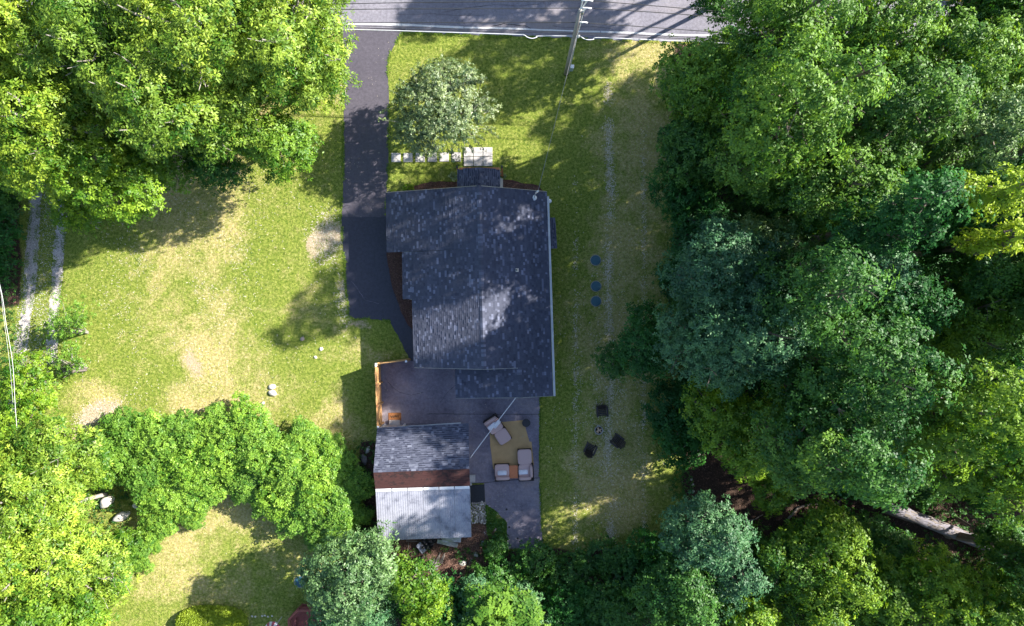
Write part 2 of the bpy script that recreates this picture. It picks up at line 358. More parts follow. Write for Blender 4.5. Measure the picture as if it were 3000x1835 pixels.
def lawn_mat():
    m, nt, b = new_mat('lawn_grass'); z = attr(nt, 'zone', 'Color'); sep = nt.nodes.new('ShaderNodeSeparateColor'); nt.links.new(z, sep.inputs[0])
    f1 = noise_tex(nt, 5.5, 6, .75); f2 = noise_tex(nt, 17, 4, .7); f3 = noise_tex(nt, .9, 5, .65); f4 = noise_tex(nt, 2.2, 4, .6, dist=.6)
    g = ramp(nt, [(.34, (.070, .118, .015)), (.5, (.18, .225, .034)), (.64, (.33, .35, .08))], f1.outputs[0])
    d = ramp(nt, [(.34, (.22, .19, .055)), (.5, (.40, .335, .14)), (.64, (.56, .46, .25))], f1.outputs[0])
    k = math_n(nt, 'ADD', sep.outputs[0], math_n(nt, 'MULTIPLY', math_n(nt, 'SUBTRACT', f2.outputs[0], .5), 2.2))
    k = math_n(nt, 'ADD', k, math_n(nt, 'MULTIPLY', math_n(nt, 'SUBTRACT', f3.outputs[0], .5), 1.1))
    k = math_n(nt, 'ADD', k, math_n(nt, 'MULTIPLY', math_n(nt, 'SUBTRACT', f4.outputs[0], .5), .8))
    kr = ramp(nt, [(.12, (0, 0, 0)), (.72, (1, 1, 1))], k); c = mix(nt, g.outputs[0], d.outputs[0], kr.outputs[0])
    s = ramp(nt, [(.3, (.28, .20, .13)), (.5, (.43, .33, .22)), (.7, (.58, .48, .34))], f2.outputs[0])
    kb = math_n(nt, 'ADD', sep.outputs[1], math_n(nt, 'MULTIPLY', math_n(nt, 'SUBTRACT', f1.outputs[0], .5), 1.1)); kbr = ramp(nt, [(.35, (0, 0, 0)), (.62, (1, 1, 1))], kb); c = mix(nt, c, s.outputs[0], kbr.outputs[0])
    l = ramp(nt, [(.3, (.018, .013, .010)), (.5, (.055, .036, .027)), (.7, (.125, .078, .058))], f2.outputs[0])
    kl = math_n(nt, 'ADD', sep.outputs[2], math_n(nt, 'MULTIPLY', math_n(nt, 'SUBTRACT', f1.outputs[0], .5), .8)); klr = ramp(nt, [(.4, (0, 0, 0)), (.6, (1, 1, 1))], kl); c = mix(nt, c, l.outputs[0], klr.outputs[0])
    nt.links.new(c, b.inputs['Base Color']); b.inputs['Roughness'].default_value = .95; b.inputs['Specular IOR Level'].default_value = .15
    h = math_n(nt, 'ADD', f1.outputs[0], math_n(nt, 'MULTIPLY', f2.outputs[0], .8)); bump(nt, b, h, .8, .07); return m
me.materials.append(lawn_mat()); lawn = bpy.data.objects.new('lawn', me); COL.objects.link(lawn); tag(lawn, kind='structure')

def ragged(pts, jit=2.0, step=14, seed=0, closed=True):
    """subdivide a measured outline and roughen it a little"""
    r = random.Random(seed); out = []; n = len(pts)
    for i in range(n if closed else n - 1):
        a, b = pts[i], pts[(i + 1) % n]; L = math.hypot(b[0] - a[0], b[1] - a[1]); k = max(1, int(L / step))
        for j in range(k):
            t = j / k; out.append((a[0] + (b[0] - a[0]) * t + r.uniform(-jit, jit), a[1] + (b[1] - a[1]) * t + r.uniform(-jit, jit)))
    return out
def sheet(name, pts, z, mat, jit=1.5, step=12, seed=0, thick=0.0):
    q = [P(x, y) for x, y in ragged(pts, jit, step, seed)]
    bm = bmesh.new(); vs = [bm.verts.new((p.x, p.y, 0)) for p in q]; f = bm.faces.new(vs)
    if f.normal.z < 0: bmesh.ops.reverse_faces(bm, faces=[f])
    bm.normal_update()
    if thick > 0:
        r = bmesh.ops.extrude_face_region(bm, geom=bm.faces[:]); 
        for v in [g for g in r['geom'] if isinstance(g, bmesh.types.BMVert)]: v.co.z += thick
    bmesh.ops.triangulate(bm, faces=bm.faces[:]); bmesh.ops.recalc_face_normals(bm, faces=bm.faces[:])
    for f in bm.faces:
        if f.normal.z < -.5 and thick == 0: f.normal_flip()
    me = bpy.data.meshes.new(name); bm.to_mesh(me); bm.free(); me.materials.append(mat)
    o = bpy.data.objects.new(name, me); o.location = (0, 0, z); COL.objects.link(o); tag(o, kind='structure'); return o

# road along the top
def edge_y(x): return 90 + (x - 1010) * .0346
road = sheet('road', [(-2600, edge_y(-2600)), (985, edge_y(985)), (2110, edge_y(2110)), (5600, edge_y(5600)), (5600, edge_y(5600) - 330), (-2600, edge_y(-2600) - 330)], .012, M['road'], 1.6, 22, 1)
paint = simple('worn_road_paint', (.62, .62, .62), (.50, .50, .51), 6, .8, .1, spots=((.2, .2, .21), 9, .6))
mb = MB()
for k in range(-26, 56):
    x0, x1 = k * 80, k * 80 + 80 - R.choice((0, 0, 0, 2)); yy = lambda x: edge_y(x) - 22 + 1.2 * math.sin(x * .02)
    w = 2.6 + R.uniform(-.3, .5)
    mb.add([P(x0, yy(x0) - w, .0165), P(x1, yy(x1) - w, .0165), P(x1, yy(x1) + w, .0165), P(x0, yy(x0) + w, .0165)], [(3, 2, 1, 0)])
for s in (-196, -186):
    mb2 = mb
o = mb.build('edge_line', paint, loc=(0, 0, 0)); tag(o, kind='structure')
mb = MB()
for s in (-160, -150):
    for k in range(-26, 56):
        x0, x1 = k * 80, k * 80 + 80; mb.add([P(x0, edge_y(x0) + s - 2, .0165), P(x1, edge_y(x1) + s - 2, .0165), P(x1, edge_y(x1) + s + 2, .0165), P(x0, edge_y(x0) + s + 2, .0165)], [(3, 2, 1, 0)])
o = mb.build('centre_line', simple('yellow_road_paint', (.55, .38, .05), (.4, .28, .05), 6, .8, .1), loc=(0, 0, 0)); tag(o, kind='structure')

DRIVE = [(1000, 84), (1004, 130), (1007, 190), (1007, 420), (1005, 560), (1001, 610), (1002, 640), (1130, 640), (1138, 480), (1140, 300), (1136, 190), (1146, 150), (1172, 106), (1186, 90), (1190, 84)]
DRIVE2 = [(1001, 636), (1003, 700), (1006, 735), (1012, 775), (1010, 810), (1014, 850), (1019, 885), (1020, 928), (1040, 936), (1085, 934), (1140, 941), (1166, 985), (1184, 1020), (1202, 1058), (1245, 1062), (1245, 560), (1135, 560), (1132, 636)]
sheet('driveway', DRIVE, .018, M['drive'], .7, 14, 2)
sheet('lower_driveway', DRIVE2, .024, M['drive_new'], 1.4, 10, 3)
PATIO = [(1112, 1062), (1200, 1056), (1583, 1056), (1583, 1165), (1580, 1300), (1581, 1405), (1585, 1480), (1590, 1608), (1484, 1610), (1482, 1560), (1484, 1531), (1455, 1500), (1422, 1476), (1418, 1415), (1370, 1415), (1370, 1262), (1110, 1262)]
sheet('patio', PATIO, .020, M['patio'], .8, 12, 4)
M['seam'] = simple('dark_seam', (.03, .03, .035), (.05, .05, .05), 10, .9, 0)
mb = MB()
for a, b in (((1250, 1213), (1583, 1214)), ((1376, 1418), (1582, 1400)), ((1185, 1243), (1372, 1243))):
    pts = [P(a[0] + (b[0] - a[0]) * t / 20, a[1] + (b[1] - a[1]) * t / 20 + R.uniform(-.6, .6), .026) for t in range(21)]
    for p, q in zip(pts[:-1], pts[1:]): mb.add([p + Vector((0, -.018, 0)), q + Vector((0, -.018, 0)), q + Vector((0, .018, 0)), p + Vector((0, .018, 0))], [(0, 1, 2, 3)])
o = mb.build('patio_joint', M['seam'], loc=(0, 0, 0)); tag(o, kind='structure')
# sheet of mulch round the house and behind the shed
sheet('mulch_bed', [(1133, 738), (1185, 738), (1215, 872), (1216, 972), (1198, 955), (1176, 915), (1168, 880), (1150, 842), (1142, 800), (1136, 770)], .030, M['mulch'], 1.2, 9, 5, .05)
sheet('mulch_bed', [(1185, 585), (1190, 556), (1215, 545), (1262, 533), (1345, 533), (1345, 585)], .022, M['mulch'], 2.2, 9, 6, .05)
sheet('mulch_bed', [(1455, 585), (1455, 527), (1480, 526), (1520, 535), (1578, 545), (1590, 560), (1590, 590)], .022, M['mulch'], 2.2, 9, 7, .05)
chipsoil = simple('wood_chip_litter', (.16, .085, .06), (.065, .035, .028), 9, .95, .9, spots=((.30, .17, .12), 14, .6), bd=.04)
sheet('wood_chip_litter', [(1378, 1530), (1425, 1532), (1440, 1545), (1452, 1570), (1470, 1600), (1440, 1640), (1380, 1680), (1320, 1690), (1250, 1655), (1150, 1625), (1120, 1600), (1120, 1560), (1370, 1540)], .010, chipsoil, 4, 12, 8)
# gravel wheel tracks on the left
gravel = simple('pale_gravel', (.60, .54, .51), (.26, .235, .22), 5, .95, .8, spots=((.30, .28, .27), 22, .58), bd=.03)
def track(pts, w, seed):
    L = [(x - w * (1 + .15 * math.sin(i * 2.1)), y) for i, (x, y) in enumerate(pts)]; Rr = [(x + w * (1 + .15 * math.cos(i * 1.7)), y) for i, (x, y) in enumerate(pts)]
    return sheet('gravel_track', L + Rr[::-1], .012, gravel, 2.6, 3.5, seed)
track([(122, 380), (118, 480), (104, 600), (96, 700), (90, 800), (84, 880), (74, 950), (62, 1010), (50, 1070), (42, 1160), (40, 1250)], 17, 9)
track([(188, 420), (188, 560), (182, 650), (172, 720), (169, 800), (162, 860), (158, 930), (154, 1000), (150, 1070)], 15, 10)

# ------------------------------------------------------------------ loose geometry sown on the ground
def pip(X, Y, poly):
    ins = np.zeros(X.shape, bool); n = len(poly)
    for i in range(n):
        (x1, y1), (x2, y2) = poly[i], poly[(i + 1) % n]
        c = ((y1 > Y) != (y2 > Y)) & (X < (x2 - x1) * (Y - y1) / (y2 - y1 + 1e-9) + x1); ins ^= c
    return ins
HOUSE_G = [(1165, 590), (1600, 590), (1605, 1140), (1165, 1140)]
SHED_G = [(1130, 1245), (1375, 1245), (1378, 1545), (1132, 1545)]
TR1 = [(108, 380), (134, 380), (114, 600), (101, 800), (90, 930), (54, 1080), (50, 1250), (30, 1250), (40, 1070), (70, 930), (84, 700)]
TR2 = [(178, 420), (198, 420), (192, 650), (177, 860), (162, 1070), (142, 1070), (153, 860), (166, 700)]
BLOCK = [DRIVE, DRIVE2, PATIO, HOUSE_G, SHED_G, TR1, TR2]
def tri_sow(name, n, xr, yr, keep, lmin, lmax, wid, mats, tintf, z0=.01, up=(.2, .9), group=None, seed=1):
    r = np.random.default_rng(seed); X = r.uniform(*xr, n); Y = r.uniform(*yr, n); ok = keep(X, Y, r); X, Y = X[ok], Y[ok]; n = len(X)
    x = (X - 1500) / PPM; y = (917.5 - Y) / PPM; a = r.uniform(0, 6.283, n); e = r.uniform(*up, n); L = r.uniform(lmin, lmax, n)
    b = np.stack([x, y, np.full(n, z0)], -1); d = np.stack([np.cos(a) * np.cos(e), np.sin(a) * np.cos(e), np.sin(e)], -1) * L[:, None]
    s = np.stack([-np.sin(a), np.cos(a), np.zeros(n)], -1) * (wid * r.uniform(.6, 1.3, n))[:, None]
    co = np.stack([b - s, b + s, b + d], 1).reshape(-1, 3); me = bpy.data.meshes.new(name); fill_mesh(me, co, np.arange(n * 3).reshape(-1, 3))
    at = me.attributes.new('tint', 'FLOAT', 'FACE'); at.data.foreach_set('value', np.clip(tintf(X, Y, r), 0, 1).astype(np.float32))
    me.materials.append(mats); o = bpy.data.objects.new(name, me); COL.objects.link(o); return o
def free(X, Y):
    ok = np.ones(X.shape, bool)
    for b in BLOCK: ok &= ~pip(X, Y, b)
    return ok & (Y > edge_y(X) + 2)
def keep_grass(X, Y, r):
    d, b, l = zones(X, Y); return free(X, Y) & (r.uniform(0, 1, X.shape) > b * .8 + l * 1.2)
def grass_tint(X, Y, r):
    d, b, l = zones(X, Y); return .10 + .55 * d + r.normal(0, .17, X.shape)
mg, nt, b = new_mat('grass_blades'); rr = ramp(nt, [(0, (.06, .13, .01)), (.3, (.20, .28, .03)), (.6, (.40, .41, .07)), (1, (.62, .52, .26))], attr(nt, 'tint')); nt.links.new(rr.outputs[0], b.inputs['Base Color']); b.inputs['Roughness'].default_value = .8; b.inputs['Specular IOR Level'].default_value = .2
o = tri_sow('grass', 260000, (-60, 2040), (80, 1860), keep_grass, .05, .12, .016, mg, grass_tint, .0, (.15, 1.1), seed=3)
tag(o, 'short patchy lawn grass with dry straw coloured tufts', 'grass', kind='stuff')
mst, nt, b = new_mat('straw'); rr = ramp(nt, [(0, (.38, .32, .23)), (1, (.75, .67, .53))], attr(nt, 'tint')); nt.links.new(rr.outputs[0], b.inputs['Base Color']); b.inputs['Roughness'].default_value = .9
def keep_straw(X, Y, r):
    l = 2.0 * np.exp(-((X - 1785 - 4 * np.sin(Y * .013)) / 10) ** 2) * (Y > 240) * np.clip(.4 + .8 * wob(X, Y, .06, 31), 0, 1) + 1.0 * np.exp(-((X - 1886) / 6) ** 2) * (Y > 380) * (.35 + .6 * wob(X, Y, .04, 32)) + .8 * np.exp(-((X - 1686) / 6) ** 2) * (Y > 480) * (.3 + .7 * wob(X, Y, .05, 33))
    l = l + .55 * (blob(X + 30 * wob(X, Y, .05, 55), Y + 20 * wob(X, Y, .06, 56), 955, 700, 42, 72, 0, 3)) + .55 * blob(X + 30 * wob(X, Y, .05, 57), Y, 290, 1215, 80, 36, -.5, 3) + .5 * blob(X, Y, 1012, 880, 22, 70, 0, 3) + .25 * blob(X, Y, 1780, 1200, 100, 330) * (.4 + wob(X, Y, .06, 34)) + .10 * blob(X, Y, 560, 800, 300, 420) * (.3 + wob(X, Y, .03, 35))
    return free(X, Y) & (r.uniform(0, 1, X.shape) < l)
o = tri_sow('straw', 420000, (150, 2000), (230, 1640), keep_straw, .07, .17, .020, mst, lambda X, Y, r: r.uniform(0, 1, X.shape), .01, (.0, .35), seed=4)
tag(o, 'pale straw mulch scattered in lines and patches on the lawn', 'straw', kind='stuff')
mch, nt, b = new_mat('fallen_leaves'); rr = ramp(nt, [(0, (.035, .018, .013)), (.5, (.12, .062, .045)), (1, (.30, .17, .12))], attr(nt, 'tint')); nt.links.new(rr.outputs[0], b.inputs['Base Color']); b.inputs['Roughness'].default_value = .85
def keep_lit(X, Y, r):
    d, b, l = zones(X, Y); return (l > .5) & (Y > edge_y(X) + 4) & ~pip(X, Y, SHED_G) & ~pip(X, Y, PATIO)
o = tri_sow('fallen_leaves', 110000, (0, 2950), (100, 1850), keep_lit, .06, .14, .045, mch, lambda X, Y, r: r.beta(1.5, 3, X.shape), .02, (.0, .6), seed=5)
tag(o, 'brown fallen leaves carpeting the forest floor', 'fallen leaves', kind='stuff')
CH = [(1120, 1555), (1440, 1540), (1470, 1600), (1440, 1650), (1320, 1700), (1130, 1640)]
MB1 = [(1137, 742), (1183, 740), (1213, 874), (1213, 965), (1176, 912), (1150, 842)]; MB2 = [(1195, 560), (1262, 536), (1345, 536), (1345, 590), (1195, 590)]; MB3 = [(1455, 530), (1520, 538), (1578, 549), (1588, 590), (1455, 590)]
o = tri_sow('wood_chips', 420000, (1100, 1620), (520, 1720), lambda X, Y, r: pip(X, Y, MB1) | pip(X, Y, MB2) | pip(X, Y, MB3) | (pip(X, Y, CH) & ~pip(X, Y, SHED_G) & ~pip(X, Y, PATIO)), .04, .11, .02, mch, lambda X, Y, r: r.beta(1.6, 2.2, X.shape) + (Y > 1500) * .12, .075, (.0, .5), seed=6)
tag(o, 'reddish brown bark chips in the beds round the house and behind the shed', 'wood chips', kind='stuff')

# grass creeping over the edges of the paving, and specks of debris on it
def along(polys, n, w, r):
    seg = [(p[i], p[(i + 1) % len(p)]) for p in polys for i in range(len(p))]; L = np.array([math.hypot(b[0] - a[0], b[1] - a[1]) for a, b in seg]); k = r.choice(len(seg), n, p=L / L.sum()); t = r.uniform(0, 1, n)
    A = np.array([s_[0] for s_ in seg])[k]; B = np.array([s_[1] for s_ in seg])[k]; q = A + (B - A) * t[:, None]; return q[:, 0] + r.normal(0, w, n), q[:, 1] + r.normal(0, w, n)
def edge_sow(name, polys, n, w, lmin, lmax, wid, mat, tintf, seed, z0=.03, ok=None):
    r = np.random.default_rng(seed); X, Y = along(polys, n, w, r); g = wob(X, Y, .08, seed) > -.15; X, Y = X[g], Y[g]
    if ok is not None: k = ok(X, Y); X, Y = X[k], Y[k]
    n = len(X); a = r.uniform(0, 6.283, n); e = r.uniform(.1, .8, n); L = r.uniform(lmin, lmax, n); b = np.stack([(X - 1500) / PPM, (917.5 - Y) / PPM, np.full(n, z0)], -1)
    d = np.stack([np.cos(a) * np.cos(e), np.sin(a) * np.cos(e), np.sin(e)], -1) * L[:, None]; s = np.stack([-np.sin(a), np.cos(a), np.zeros(n)], -1) * (wid * r.uniform(.6, 1.3, n))[:, None]
    co = np.stack([b - s, b + s, b + d], 1).reshape(-1, 3); me = bpy.data.meshes.new(name); fill_mesh(me, co, np.arange(n * 3).reshape(-1, 3))
    at = me.attributes.new('tint', 'FLOAT', 'FACE'); at.data.foreach_set('value', np.clip(tintf(X, Y, r), 0, 1).astype(np.float32)); me.materials.append(mat); o = bpy.data.objects.new(name, me); COL.objects.link(o); return o
off_house = lambda X, Y: ~pip(X, Y, HOUSE_G) & ~pip(X, Y, SHED_G) & (Y > edge_y(X) - 4) & ~((X > 1003) & (X < 1135) & (np.abs(Y - 638) < 8)) & ~pip(X, Y, [(1120, 1070), (1580, 1070), (1578, 1600), (1490, 1600), (1380, 1420), (1380, 1250), (1120, 1250)])
tag(edge_sow('edge_grass', [DRIVE, DRIVE2, PATIO, [(1190, edge_y(1190) + 1), (2100, edge_y(2100) + 1)]], 24000, 2.2, .05, .12, .018, mg, grass_tint, 41, ok=off_house), 'ragged grass creeping over the driveway and patio edges', 'grass', kind='stuff')
tag(edge_sow('track_grass', [TR1, TR2], 8000, 4.0, .05, .13, .02, mg, grass_tint, 42), 'grass and weeds breaking up the edges of the gravel track', 'grass', kind='stuff')
TRK = [(100, 380), (200, 420), (200, 650), (160, 1070), (45, 1250), (22, 1250), (32, 1070), (75, 700)]
def keep_gr(X, Y, r): return (pip(X, Y, TR1) | pip(X, Y, TR2) | (r.uniform(0, 1, X.shape) < .12) & pip(X, Y, TRK))
mgr, nt, b = new_mat('gravel_stones'); rr = ramp(nt, [(0, (.20, .18, .17)), (1, (.80, .74, .70))], attr(nt, 'tint')); nt.links.new(rr.outputs[0], b.inputs['Base Color']); b.inputs['Roughness'].default_value = .9
tag(tri_sow('gravel', 60000, (20, 205), (380, 1250), keep_gr, .03, .08, .022, mgr, lambda X, Y, r: r.uniform(0, 1, X.shape), .02, (.0, .7), seed=43), 'loose pale gravel in the two wheel ruts', 'gravel', kind='stuff')
def keep_deb(X, Y, r): return (pip(X, Y, PATIO) | pip(X, Y, DRIVE) & (r.uniform(0, 1, X.shape) < .4)) & (wob(X, Y, .03, 44) + r.normal(0, .3, X.shape) > .25) & ~pip(X, Y, HOUSE_G) & ~pip(X, Y, SHED_G)
tag(tri_sow('debris', 9000, (1000, 1600), (90, 1620), keep_deb, .03, .07, .016, mst, lambda X, Y, r: r.uniform(0, .9, X.shape) ** 2, .034, (.0, .4), seed=45), 'specks of straw and dry leaves blown over the paving', 'debris', kind='stuff')

def seam(name, pts, w, mat, z):
    q = [P(x, y, z) for x, y in pts]; mb = MB(); out = []
    for a, b in zip(q[:-1], q[1:]):
        for j in range(6): out.append(a.lerp(b, j / 6) + Vector((R.uniform(-.02, .02), R.uniform(-.02, .02), 0)))
    out.append(q[-1])
    for a, b in zip(out[:-1], out[1:]): d = (b - a).normalized(); s = Vector((-d.y, d.x, 0)) * w * R.uniform(.6, 1.3); mb.add([a - s, b - s, b + s, a + s], [(0, 1, 2, 3)])
    tag(mb.build(name, mat, loc=(0, 0, 0)), kind='structure')
seam('road_crack', [(1440, 78), (1462, 73), (1475, 69), (1500, 73), (1540, 76), (1555, 84)], .022, M['seam'], .017)
seam('road_crack', [(1300, 35), (1380, 22), (1450, 14), (1520, 18), (1580, 12)], .012, M['seam'], .017); seam('road_crack', [(1620, 76), (1660, 82), (1700, 80), (1740, 78), (1790, 84)], .010, M['seam'], .017)
seam('road_crack', [(1150, 44), (1260, 40), (1330, 46), (1420, 44)], .009, M['seam'], .017)
seam('driveway_crack', [(1001, 606), (1012, 612), (1019, 622), (1020, 634)], .012, M['seam'], .028); seam('driveway_crack', [(1030, 825), (1050, 850), (1070, 880), (1110, 890)], .008, M['patio'], .030)
seam('patio_crack', [(1130, 1110), (1150, 1135), (1170, 1150), (1205, 1158), (1240, 1150)], .010, M['seam'], .027); seam('patio_crack', [(1290, 1180), (1310, 1150), (1345, 1120)], .008, M['seam'], .027)
for x, y in ((1484, 1493), (1492, 1545), (1517, 1578)):
    mb = MB(); mb.lathe(P(x, y, .026), [(.075, 0), (.07, .004)], 14); tag(mb.build('tar_spot', M['seam']), kind='structure')
# ------------------------------------------------------------------ foliage
NLEAF = [0]
def nrm(a): return a / np.maximum(np.linalg.norm(a, axis=-1, keepdims=True), 1e-9)
def leaf_mesh(name, pos, nor, tint, L, Wd, per, r, droop=.25, rise=(.0, .55)):
    """a rosette of kite-shaped leaves round every spray point"""
    n = len(pos); nor = nrm(nor); ref = nrm(r.normal(0, 1, (n, 3))); t = nrm(np.cross(nor, ref)); b = np.cross(nor, t)
    ph = r.uniform(0, 6.283, (n, 1)) + np.arange(per)[None] * (6.283 / per) + r.normal(0, .3, (n, per))
    el = r.uniform(rise[0], rise[1], (n, per)); ln = L * r.uniform(.65, 1.2, (n, per)) 
    d = (t[:, None] * np.cos(ph)[..., None] + b[:, None] * np.sin(ph)[..., None]) * np.cos(el)[..., None] + nor[:, None] * np.sin(el)[..., None]
    s = nrm(np.cross(d, nor[:, None] + r.normal(0, .35, (n, per, 3)))) * (Wd / 2 * r.uniform(.75, 1.2, (n, per)))[..., None]
    p0 = pos[:, None] + d * (L * .12) + r.normal(0, L * .12, (n, per, 3)); lnn = ln[..., None]
    mid = p0 + d * lnn * .5; tip = p0 + d * lnn; tip[..., 2] -= droop * ln; up = np.cross(s, d); up = nrm(up) * (Wd * .15)
    co = np.stack([p0, mid + s + up, tip, mid - s + up], 2).reshape(-1, 3); f = np.arange(n * per * 4).reshape(-1, 4)
    me = bpy.data.meshes.new(name); fill_mesh(me, co, f)
    a = me.attributes.new('tint', 'FLOAT', 'FACE'); tt = np.clip(np.repeat(tint, per) + r.normal(0, .09, n * per), 0, 1); a.data.foreach_set('value', tt.astype(np.float32))
    NLEAF[0] += n * per; return me

def crown_points(rx, ry, rz, lobe, dens, r, low=-.25, ragg=.28, flat=.8, fill=.26):
    """irregular crown: boughs of very different size set on a lopsided shell"""
    rm = (rx + ry) / 2; nl = max(6, int(3.2 * (rm / lobe) ** 2 + 3))
    ph0 = r.uniform(0, 6.283, 4); z = r.uniform(low, 1, nl * 2); z = np.where(r.uniform(0, 1, nl * 2) < .25, r.uniform(low, .35, nl * 2), z)
    a = r.uniform(0, 6.283, nl * 2); cz = np.sqrt(np.maximum(0, 1 - z * z))
    wobb = 1 + ragg * (.5 * np.sin(2 * a + ph0[0]) + .4 * np.sin(3 * a + ph0[1]) + .35 * np.sin(5 * a + ph0[2])) * cz
    d = np.stack([np.cos(a) * cz * wobb, np.sin(a) * cz * wobb, z], -1)
    dist = r.uniform(.72, .98, nl * 2); inner = r.uniform(0, 1, nl * 2) < fill; dist = np.where(inner, r.uniform(.25, .7, nl * 2), dist)
    c = d * dist[:, None] * np.array([rx, ry, rz]); lr = lobe * r.uniform(.45, 1.25, nl * 2) * np.where(inner, .9, 1)
    shrink = np.maximum(.0, 1 - lobe * .5 / rm); c[:, :2] *= shrink
    P_, N_, T_ = [], [], []; sr0 = min(.46, lobe * .48)
    for k in range(len(c)):
        R3 = np.array([lr[k], lr[k], lr[k] * flat]); ns = max(3, int(3.1 * (lr[k] / sr0) ** 2)); tl = r.normal(0, .10)
        u0 = nrm(r.normal(0, 1, (ns, 3)) + np.array([0, 0, .5])); c0 = c[k] + u0 * R3 * r.uniform(.55, 1.05, (ns, 1)); sr = sr0 * r.uniform(.6, 1.3, ns)
        m = np.maximum(3, (dens * 3.3 * sr ** 2 * 1.25).astype(int)); w = np.repeat(np.arange(ns), m); n_ = len(w)
        u = nrm(r.normal(0, 1, (n_, 3)) + np.array([0, 0, .7])); q = c0[w] + u * sr[w][:, None] * np.array([1, 1, .6]) * np.where(r.uniform(0, 1, (n_, 1)) < .14, r.uniform(1.1, 1.7, (n_, 1)), r.uniform(.45, 1.1, (n_, 1))) + r.normal(0, .05, (n_, 3))
        out = nrm(c[k][None] + 1e-6); P_.append(q); N_.append(nrm(u * .9 + u0[w] * .5 + np.array([0, 0, .45]) + out * .25 + r.normal(0, .22, (n_, 3))))
        T_.append(np.clip(tl + np.where(r.uniform(0, 1, ns) < .5, .68, .28)[w] + r.normal(0, .07, ns)[w] + r.normal(0, .10, n_), 0, 1))
    Pq, Nq, Tq = np.concatenate(P_), np.concatenate(N_), np.concatenate(T_)
    keep = np.ones(len(Pq), bool)                       # drop sprays buried inside another bough
    for k in range(len(c)):
        R3 = np.array([lr[k], lr[k], lr[k] * flat]) * .72; keep &= ((((Pq - c[k]) / R3) ** 2).sum(1) > 1) | (r.uniform(0, 1, len(Pq)) < .10)
    return Pq[keep], Nq[keep], Tq[keep], c, lr

def crown_mesh(kind, rx, ry, rz, seed, lobe=.95, dens=15, L=.19, Wd=.10, per=6, low=-.25, **kw):
    r = np.random.default_rng(seed); p, n, t, c, lr = crown_points(rx, ry, rz, lobe, dens, r, low, **kw)
    return leaf_mesh('crown', p, n, t, L, Wd, per, r), c, lr

def limb_mesh(h, c, lr, seed, rad, zc, lean=(0, 0), bark='bark', twigs=7):
    r = random.Random(seed); mb = MB(); top = Vector((lean[0], lean[1], h))
    k1 = Vector((lean[0] * .3 + r.uniform(-.2, .2), lean[1] * .3 + r.uniform(-.2, .2), h * .4))
    mb.tube([(0, 0, -.1), (0, 0, .25), k1, top], [rad * 1.35, rad, rad * .75, rad * .4], 8)
    order = list(range(len(c))); r.shuffle(order)
    for i in order[:twigs]:
        e = Vector(c[i]) + Vector((0, 0, zc)); t0 = r.uniform(.35, .95); s = k1.lerp(top, t0)
        if e.z < s.z - 1: s = k1
        m1 = s.lerp(e, .5) + Vector((r.uniform(-.3, .3), r.uniform(-.3, .3), r.uniform(.0, .5)))
        out = e + (e - s).normalized() * lr[i] * .85 + Vector((0, 0, lr[i] * .5))
        mb.tube([s, m1, e, out], [rad * .40, rad * .28, rad * .18, rad * .06], 5, caps=False)
        for q in range(2):
            v = Vector((r.uniform(-1, 1), r.uniform(-1, 1), r.uniform(.2, 1))).normalized()
            mb.tube([e, e + v * lr[i] * .6, e + v * lr[i] * 1.02 + Vector((r.uniform(-.2, .2), r.uniform(-.2, .2), 0))], [rad * .13, rad * .08, rad * .03], 4, caps=False)
    return mb.mesh('trunk', M[bark])

def tree(px, py, rpx, ztop, kind, label, name='tree', cat='tree', group=None, lobe=.95, dens=15, L=.19, Wd=.10, per=6, squash=1.0, deep=.75, seed=None, bark='bark', twigs=7, low=-.25, rpy=None, lean=(0, 0), **kw):
    seed = seed if seed is not None else int(px * 7 + py * 13) % 99991
    if lean == (0, 0) and ztop > 7:
        q = P(px, py, ztop * .7); f = .13; lean = (-q.x * f, -q.y * f); L_ = math.hypot(*lean); lean = tuple(v * min(1, 3.2 / max(L_, .01)) for v in lean)
    zc = ztop * (.66 if ztop > 14 else .62 if ztop > 5 else .5); s = (CAMH - zc * 1.12) / CAMH / PPM
    g = P(px, py, zc * 1.12); rx = rpx * s; ry = (rpy or rpx) * s; rz = max(.5, (ztop - zc) * squash)
    t = thing(name, (g.x - lean[0], g.y - lean[1], 0), label, cat, group)
    me, c, lr = crown_mesh(kind, rx, ry, rz, seed, lobe=min(lobe, rx * .55), dens=dens, L=L, Wd=Wd, per=per, low=low, **kw)
    me.materials.append(LEAF[kind]); cr = share('crown', me, t, (lean[0], lean[1], zc))
    c = c + np.array([lean[0], lean[1], 0])
    tr = share('trunk', limb_mesh(zc + rz * .35, c, lr, seed, max(.05, .012 * ztop + rx * .035), zc, lean, bark, twigs), t, (0, 0, 0))
    return t

